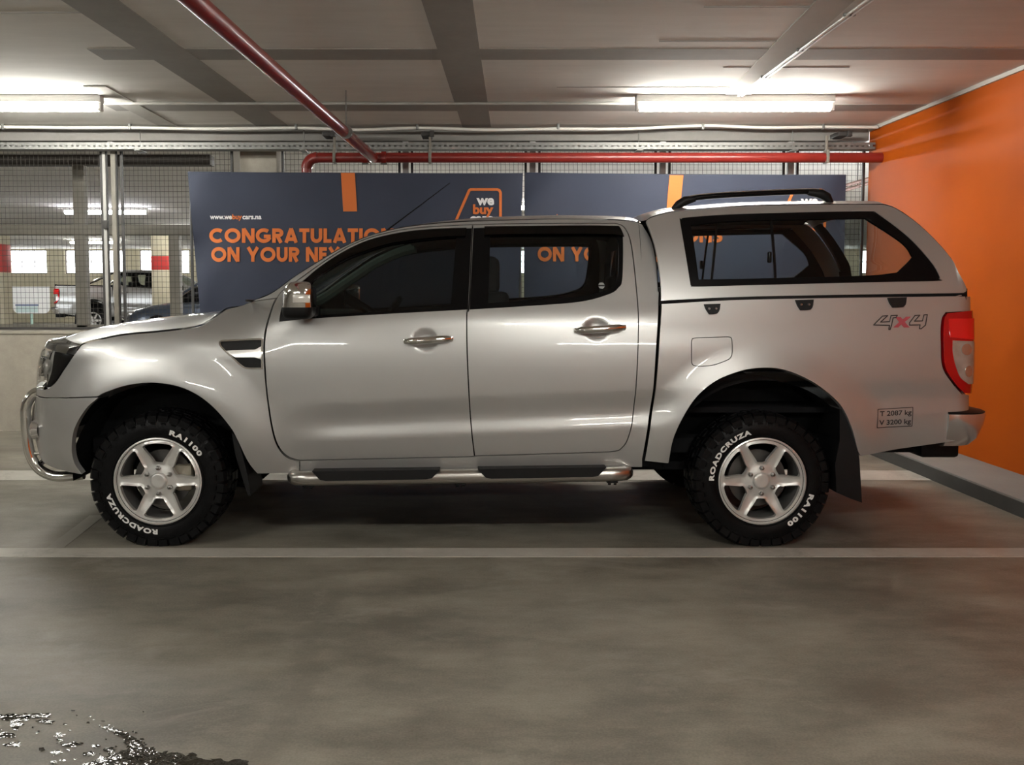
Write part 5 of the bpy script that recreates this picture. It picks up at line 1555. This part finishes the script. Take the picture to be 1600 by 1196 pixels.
# ================================================================== BEHIND THE FENCE
skip = ('canopy_side', 'canopy_window', 'canopy_roof', 'canopy_hatch', 'canopy_front', 'canopy_clamp', 'roof_rail', 'nudge_bar', 'antenna', 'lettering', 'four_decal', 'cross_decal', 'plate_border', 'fender_vent', 'bonnet_guard', 'window_visor', 'round_sticker', 'sticker_band')
bt = copy_tree(truck, None, skip)
YBT = 28.2
bt.location = ((84 - CX) / FPX * (YBT - .9) + XT, YBT, ZB); bt.rotation_euler = (0, 0, PI)
tag(bt, 'silver double cab pickup with an open load bed, parked behind the mesh fence', 'pickup truck')
sb = MB()
for s in (-1, 1):
    sb.tube([(3.55, .72 * s, 1.34), (3.15, .70 * s, 1.50), (2.86, .62 * s, 1.66), (2.80, .5 * s, 1.70)], .035, 10)
sb.tube([(2.80, -.5, 1.70), (2.80, .5, 1.70)], .035, 10)
sb.build('sports_bar', M_chrome, bt, angle=60)

def small_car(loc, rz, m_body, label):
    root = empty('parked_car', loc, rz); tag(root, label, 'car')
    def ring(x, hw, z0, z1, n=28, e=3.2):
        out = []
        for k in range(n):
            a = 2 * PI * k / n; c, s = math.cos(a), math.sin(a)
            out.append((x, hw * math.copysign(abs(c) ** (2 / e), c), (z0 + z1) / 2 + (z1 - z0) / 2 * math.copysign(abs(s) ** (2 / e), s)))
        return out
    def loft(name, st, m, e=3.2, parent=root):
        v = []; f = []; n = 28
        for s_ in st: v += ring(*s_, e=e)
        for i in range(len(st) - 1):
            for k in range(n): f.append((i * n + k, i * n + (k + 1) % n, (i + 1) * n + (k + 1) % n, (i + 1) * n + k))
        f.append(tuple(range(n))[::-1]); f.append(tuple((len(st) - 1) * n + k for k in range(n)))
        f = [q[::-1] for q in f]
        return obj(name, v, f, m, parent, angle=50)
    loft('body', [(0, .55, .32, .60), (.05, .70, .24, .68), (.2, .80, .20, .76), (.6, .85, .18, .86), (1.1, .86, .18, .94), (1.6, .865, .18, .97), (2.6, .865, .18, .98), (3.5, .85, .18, .99), (3.95, .80, .22, .97), (4.12, .70, .28, .90), (4.16, .6, .35, .8)], m_body, 4)
    loft('greenhouse', [(1.12, .66, .88, .95), (1.35, .70, .85, 1.12), (1.62, .66, .85, 1.32), (1.9, .62, .85, 1.42), (2.6, .62, .85, 1.45), (3.2, .62, .85, 1.41), (3.6, .64, .85, 1.26), (3.9, .66, .85, 1.0)], M_satin, 3.5)
    loft('roof', [(1.72, .50, 1.34, 1.385), (1.95, .60, 1.38, 1.445), (2.6, .61, 1.40, 1.475), (3.2, .60, 1.36, 1.435), (3.45, .52, 1.30, 1.345)], m_body, 3)
    for s in (-1, 1):
        MB().tube([(1.15, .72 * s, .95), (1.45, .70 * s, 1.18), (1.75, .63 * s, 1.38)], .03, 8).build('pillar', m_body, root)
        MB().tube([(2.55, .72 * s, .95), (2.55, .64 * s, 1.42)], .03, 8).build('pillar', m_body, root)
        MB().bbox(.08, .36, s * .66 - .09, s * .66 + .09, .60, .70, .03).build('headlight', M_reflector, root)
        MB().bbox(4.02, 4.14, s * .62 - .09, s * .62 + .09, .70, .86, .02).build('rear_light', M_redlens2, root)
        MB().bbox(1.28, 1.42, s * .93 - .08, s * .93 + .08, .96, 1.08, .03).build('door_mirror', m_body, root)
        for x in (.82, 3.36):
            t = MB().lathe([(.001, -.02), (.20, -.02), (.22, -.09), (.30, -.10), (.315, -.06), (.315, .06), (.30, .10), (.001, .10)], 'y', 28, (x, s * .80, .315)).build('wheel', M_rubber, root)
            MB().lathe([(.001, s * .095 if False else -.105), (.19, -.10), (.21, -.085)], 'y', 24, (x, s * .80, .315)).build('wheel_trim', M_alloy, t)
    return root
YCR = 23.5
small_car(((212 - CX) / FPX * YCR, YCR, ZB), 0, mat('blue_grey_paint', (0.045, 0.06, 0.085), 0.3, metal=0.4, coat=0.8), 'dark blue grey car parked in front of the open silver pickup')

# white rounded board on a pale green post
YS = 20.0
p0 = onY(20, 448, YS); p1 = onY(78, 490, YS)
sg = empty('sign_board', ((p0.x + p1.x) / 2, YS, ZB)); tag(sg, 'white board with rounded lower corners and a blue strip on a pale green post', 'sign')
w, z1_, z0_ = (p1.x - p0.x) / 2, p0.z - ZB, p1.z - ZB
out = [(-w, z1_), (w, z1_), (w, z0_ + .12)] + [(w - .12 + .12 * math.cos(a), z0_ + .12 + .12 * math.sin(a)) for a in np.linspace(0, -PI / 2, 7)[1:]] + [(-w + .12 + .12 * math.cos(a), z0_ + .12 + .12 * math.sin(a)) for a in np.linspace(-PI / 2, -PI, 7)]
n = len(out)
obj('board', [(x, -.02, z) for x, z in out] + [(x, .02, z) for x, z in out], [tuple(range(n)), tuple(range(n, 2 * n))[::-1]] + [((i + 1) % n, i, n + i, n + (i + 1) % n) for i in range(n)], mat('white_board', (0.85, 0.84, 0.80), 0.35), sg, smooth=False)
MB().box(-w + .05, w - .22, -.024, -.019, z0_ + .155, z0_ + .19).build('blue_strip', mat('blue_strip', (0.12, 0.16, 0.26), 0.4), sg, smooth=False)
MB().box(-w + .06, w - .24, -.023, -.019, z0_ + .02, z0_ + .15).build('pale_panel', mat('pale_green_panel', (0.55, 0.68, 0.64), 0.4), sg, smooth=False)
MB().tube([(-.02, .03, 0), (-.02, .03, z1_ - .1)], .03, 12).build('post', mat('pale_green_post', (0.42, 0.60, 0.50), 0.5), sg)
MB().bbox(-.2, .16, -.12, .18, 0, .03, .008).build('base', mat('pale_green_post', (0.42, 0.60, 0.50), 0.5), sg)
# white bay line on the hall floor
MB().box(-16, -2, 33.0, 33.15, ZB, ZB + .003).build('painted_line', M_line, floor_back, smooth=False)

# twin brown pipes crossing behind the mesh next to the orange wall
pa, pb = onY(1318, 291, 11.0), onY(1362, 278, 11.0)
tp = empty('twin_brown_pipes', pa); tag(tp, 'two brown pipes slanting behind the mesh next to the orange wall', 'pipe')
for dz in (0, -.05):
    d_ = (pb - pa)
    MB().tube([tuple(-d_ * 3 + Vector((0, 0, dz))), tuple(d_ * 4 + Vector((0, 0, dz)))], .02, 10).build('tube', mat('brown_pipe', (0.13, 0.075, 0.06), 0.5), tp)
q = (pb - pa) * .5
MB().tube([(q.x, 0, q.z - .07), (q.x, 0, H - pa.z)], .006, 6).build('hanger_rod', M_angle, tp)

# ------------------------------------------------------------------ puddle
def water_mat():
    m = bpy.data.materials.new('puddle_water'); m.use_nodes = True
    nt = m.node_tree; L = nt.links.new; b = nt.nodes['Principled BSDF']
    b.inputs['Base Color'].default_value = (0.035, 0.031, 0.024, 1); b.inputs['Roughness'].default_value = 0.03
    b.inputs['IOR'].default_value = 1.33; b.inputs['Specular IOR Level'].default_value = 0.6
    tc = N(nt, 'ShaderNodeTexCoord'); n = N(nt, 'ShaderNodeTexNoise', i_Scale=9.0, i_Detail=4.0, i_Roughness=0.6); L(tc.outputs['Object'], n.inputs['Vector'])
    bp = N(nt, 'ShaderNodeBump'); bp.inputs['Strength'].default_value = 0.5; bp.inputs['Distance'].default_value = 0.02
    L(n.outputs['Fac'], bp.inputs['Height']); L(bp.outputs['Normal'], b.inputs['Normal'])
    return m
M_water = water_mat()
def blob(pts, seed, jit=.012, n=10):
    rs = np.random.RandomState(seed)
    P = [np.array(onZ(px, py, 0)[:2]) for px, py in pts]
    C = catmull(P, n, True); C = [c + rs.randn(2) * jit for c in C]
    C = catmull(C, 2, True)
    return C
pud = empty('puddle', onZ(200, 1185, 0)); tag(pud, 'shallow puddle with glinting wet patches on the lane floor', 'puddle')
main = blob([(160, 1137), (182, 1139), (205, 1152), (228, 1164), (256, 1176), (292, 1180), (330, 1188), (392, 1193), (420, 1230), (200, 1240), (90, 1230), (130, 1196), (170, 1182), (200, 1170), (190, 1152)], 2, .006)
V = [tuple(c) for c in main]
if area(V) < 0: V = V[::-1]
v, f = cdt(V, (), .05)
lo = pud.location
obj('water', [(x - lo.x, y - lo.y, .0022) for x, y in v], [tuple(t) for t in f], M_water, pud, smooth=False)
rs = np.random.RandomState(4); wm = MB()
spots = [(20, 1122, 26, 5), (55, 1120, 22, 4), (70, 1128, 12, 4), (25, 1134, 10, 7), (8, 1150, 12, 6), (94, 1150, 7, 3), (92, 1157, 5, 2.5), (112, 1165, 12, 4.5), (88, 1177, 9, 3), (140, 1179, 9, 3.5), (150, 1167, 5, 2.2), (172, 1173, 8, 4), (85, 1192, 5, 2.5), (20, 1165, 14, 3), (65, 1172, 5, 3), (114, 1112, 3, 1.2)]
spots += [(rs.uniform(0, 230), rs.uniform(1110, 1194), rs.uniform(1, 3.5), rs.uniform(.6, 1.6)) for _ in range(46)]
for (cx_, cy_, rx, ry) in spots:
    n = 14; k = len(wm.v); pp = []
    for i in range(n):
        a = 2 * PI * i / n; j = 1 + rs.randn() * .28
        p = onZ(cx_ + rx * j * math.cos(a), cy_ + ry * j * math.sin(a), 0); pp.append((p.x - lo.x, p.y - lo.y, .0018))
    wm.add(pp, [tuple(range(n))[::-1]])
o = wm.build('wet_patches', M_water, pud, smooth=False); o['kind'] = 'stuff'
# ================================================================== LIGHTS
M_tube = mat('fluorescent_diffuser', (0.9, 0.9, 0.88), 0.4, emit=LAMP_COL, estr=LAMP_E)
M_tube_b = mat('fluorescent_cool', (0.9, 0.9, 0.9), 0.4, emit=(0.95, 0.93, 1.0), estr=LAMP_E)
M_house = mat('lamp_housing_white', (0.75, 0.74, 0.71), 0.5)
def batten(x, y, label, m=None, L=1.50):
    root = empty('fluorescent_light', (x, y, H))
    tag(root, label, 'light')
    MB().bbox(-L / 2 - .03, L / 2 + .03, -.045, .045, -.06, 0, .006).build('housing', M_house, root)
    MB().tube([(-L / 2, 0, -.092), (L / 2, 0, -.092)], .034, 14).build('tube', m or M_tube, root)
    for s in (-1, 1):
        MB().bbox(s * (L / 2 + .014) - .016, s * (L / 2 + .014) + .016, -.03, .03, -.125, -.055, .006).build('lamp_holder', M_house, root)
    return root
yl = onZ(1150, 167, H - .09).y
xr = (onZ(990, 167, H - .09).x + onZ(1305, 167, H - .09).x) / 2
xl = onZ(160, 167, H - .09).x - .78
batten(xr, yl, 'white fluorescent batten on the ceiling beside the orange wall')
batten(xl, yl, 'white fluorescent batten on the ceiling in front of the open mesh fence')
for (x, y, lab) in ((xl, 1.4, 'fluorescent batten over the drive lane, at the open side'), (xr - 1.0, 1.4, 'fluorescent batten over the drive lane, at the orange wall'),
                    (xl + 1.0, -4.4, 'fluorescent batten over the rear lane, at the open side'), (xr, -4.4, 'fluorescent batten over the rear lane, at the orange wall'),
                    (xl - 5.6, yl, 'fluorescent batten over the neighbouring bays'), (xl - 5.6, 1.4, 'fluorescent batten over the neighbouring drive lane')):
    batten(x, y, lab)

for (x, y, lab, m_) in ((onY(165, 331, 18.0).x, 18.0, 'cool white light behind the gate posts', M_tube_b), (-13.3, 26.0, 'light over the tall red banded column', M_tube), (-11.6, 29.5, 'light over the open pickup load bed', M_tube),
                        (1.9, 14.6, 'cool white light hidden behind the second banner', M_tube_b), (-1.2, 14.6, 'added fill light behind the concrete column', M_tube), (-3.0, 22.0, 'added fill light over the middle of the back hall', M_tube), (5.5, 20.0, 'added fill light in the back hall beyond the orange wall', M_tube),  # apart from the cool one, lights added to brighten the hall
                        (4.5, 29.0, 'added fill light by the far windows beyond the orange wall', M_tube)):  # added as well, to lift the hall ceiling
    batten(x, y, lab, m_)
for (x, y, lab) in ((-6.5, 23.5, 'added fill light over the blue grey car'), (0.5, 17.0, 'added fill light over the near middle of the back hall'), (8.5, 15.0, 'added fill light near the end wall of the back hall')):  # extra battens, added to brighten the dark back hall
    batten(x, y, lab)
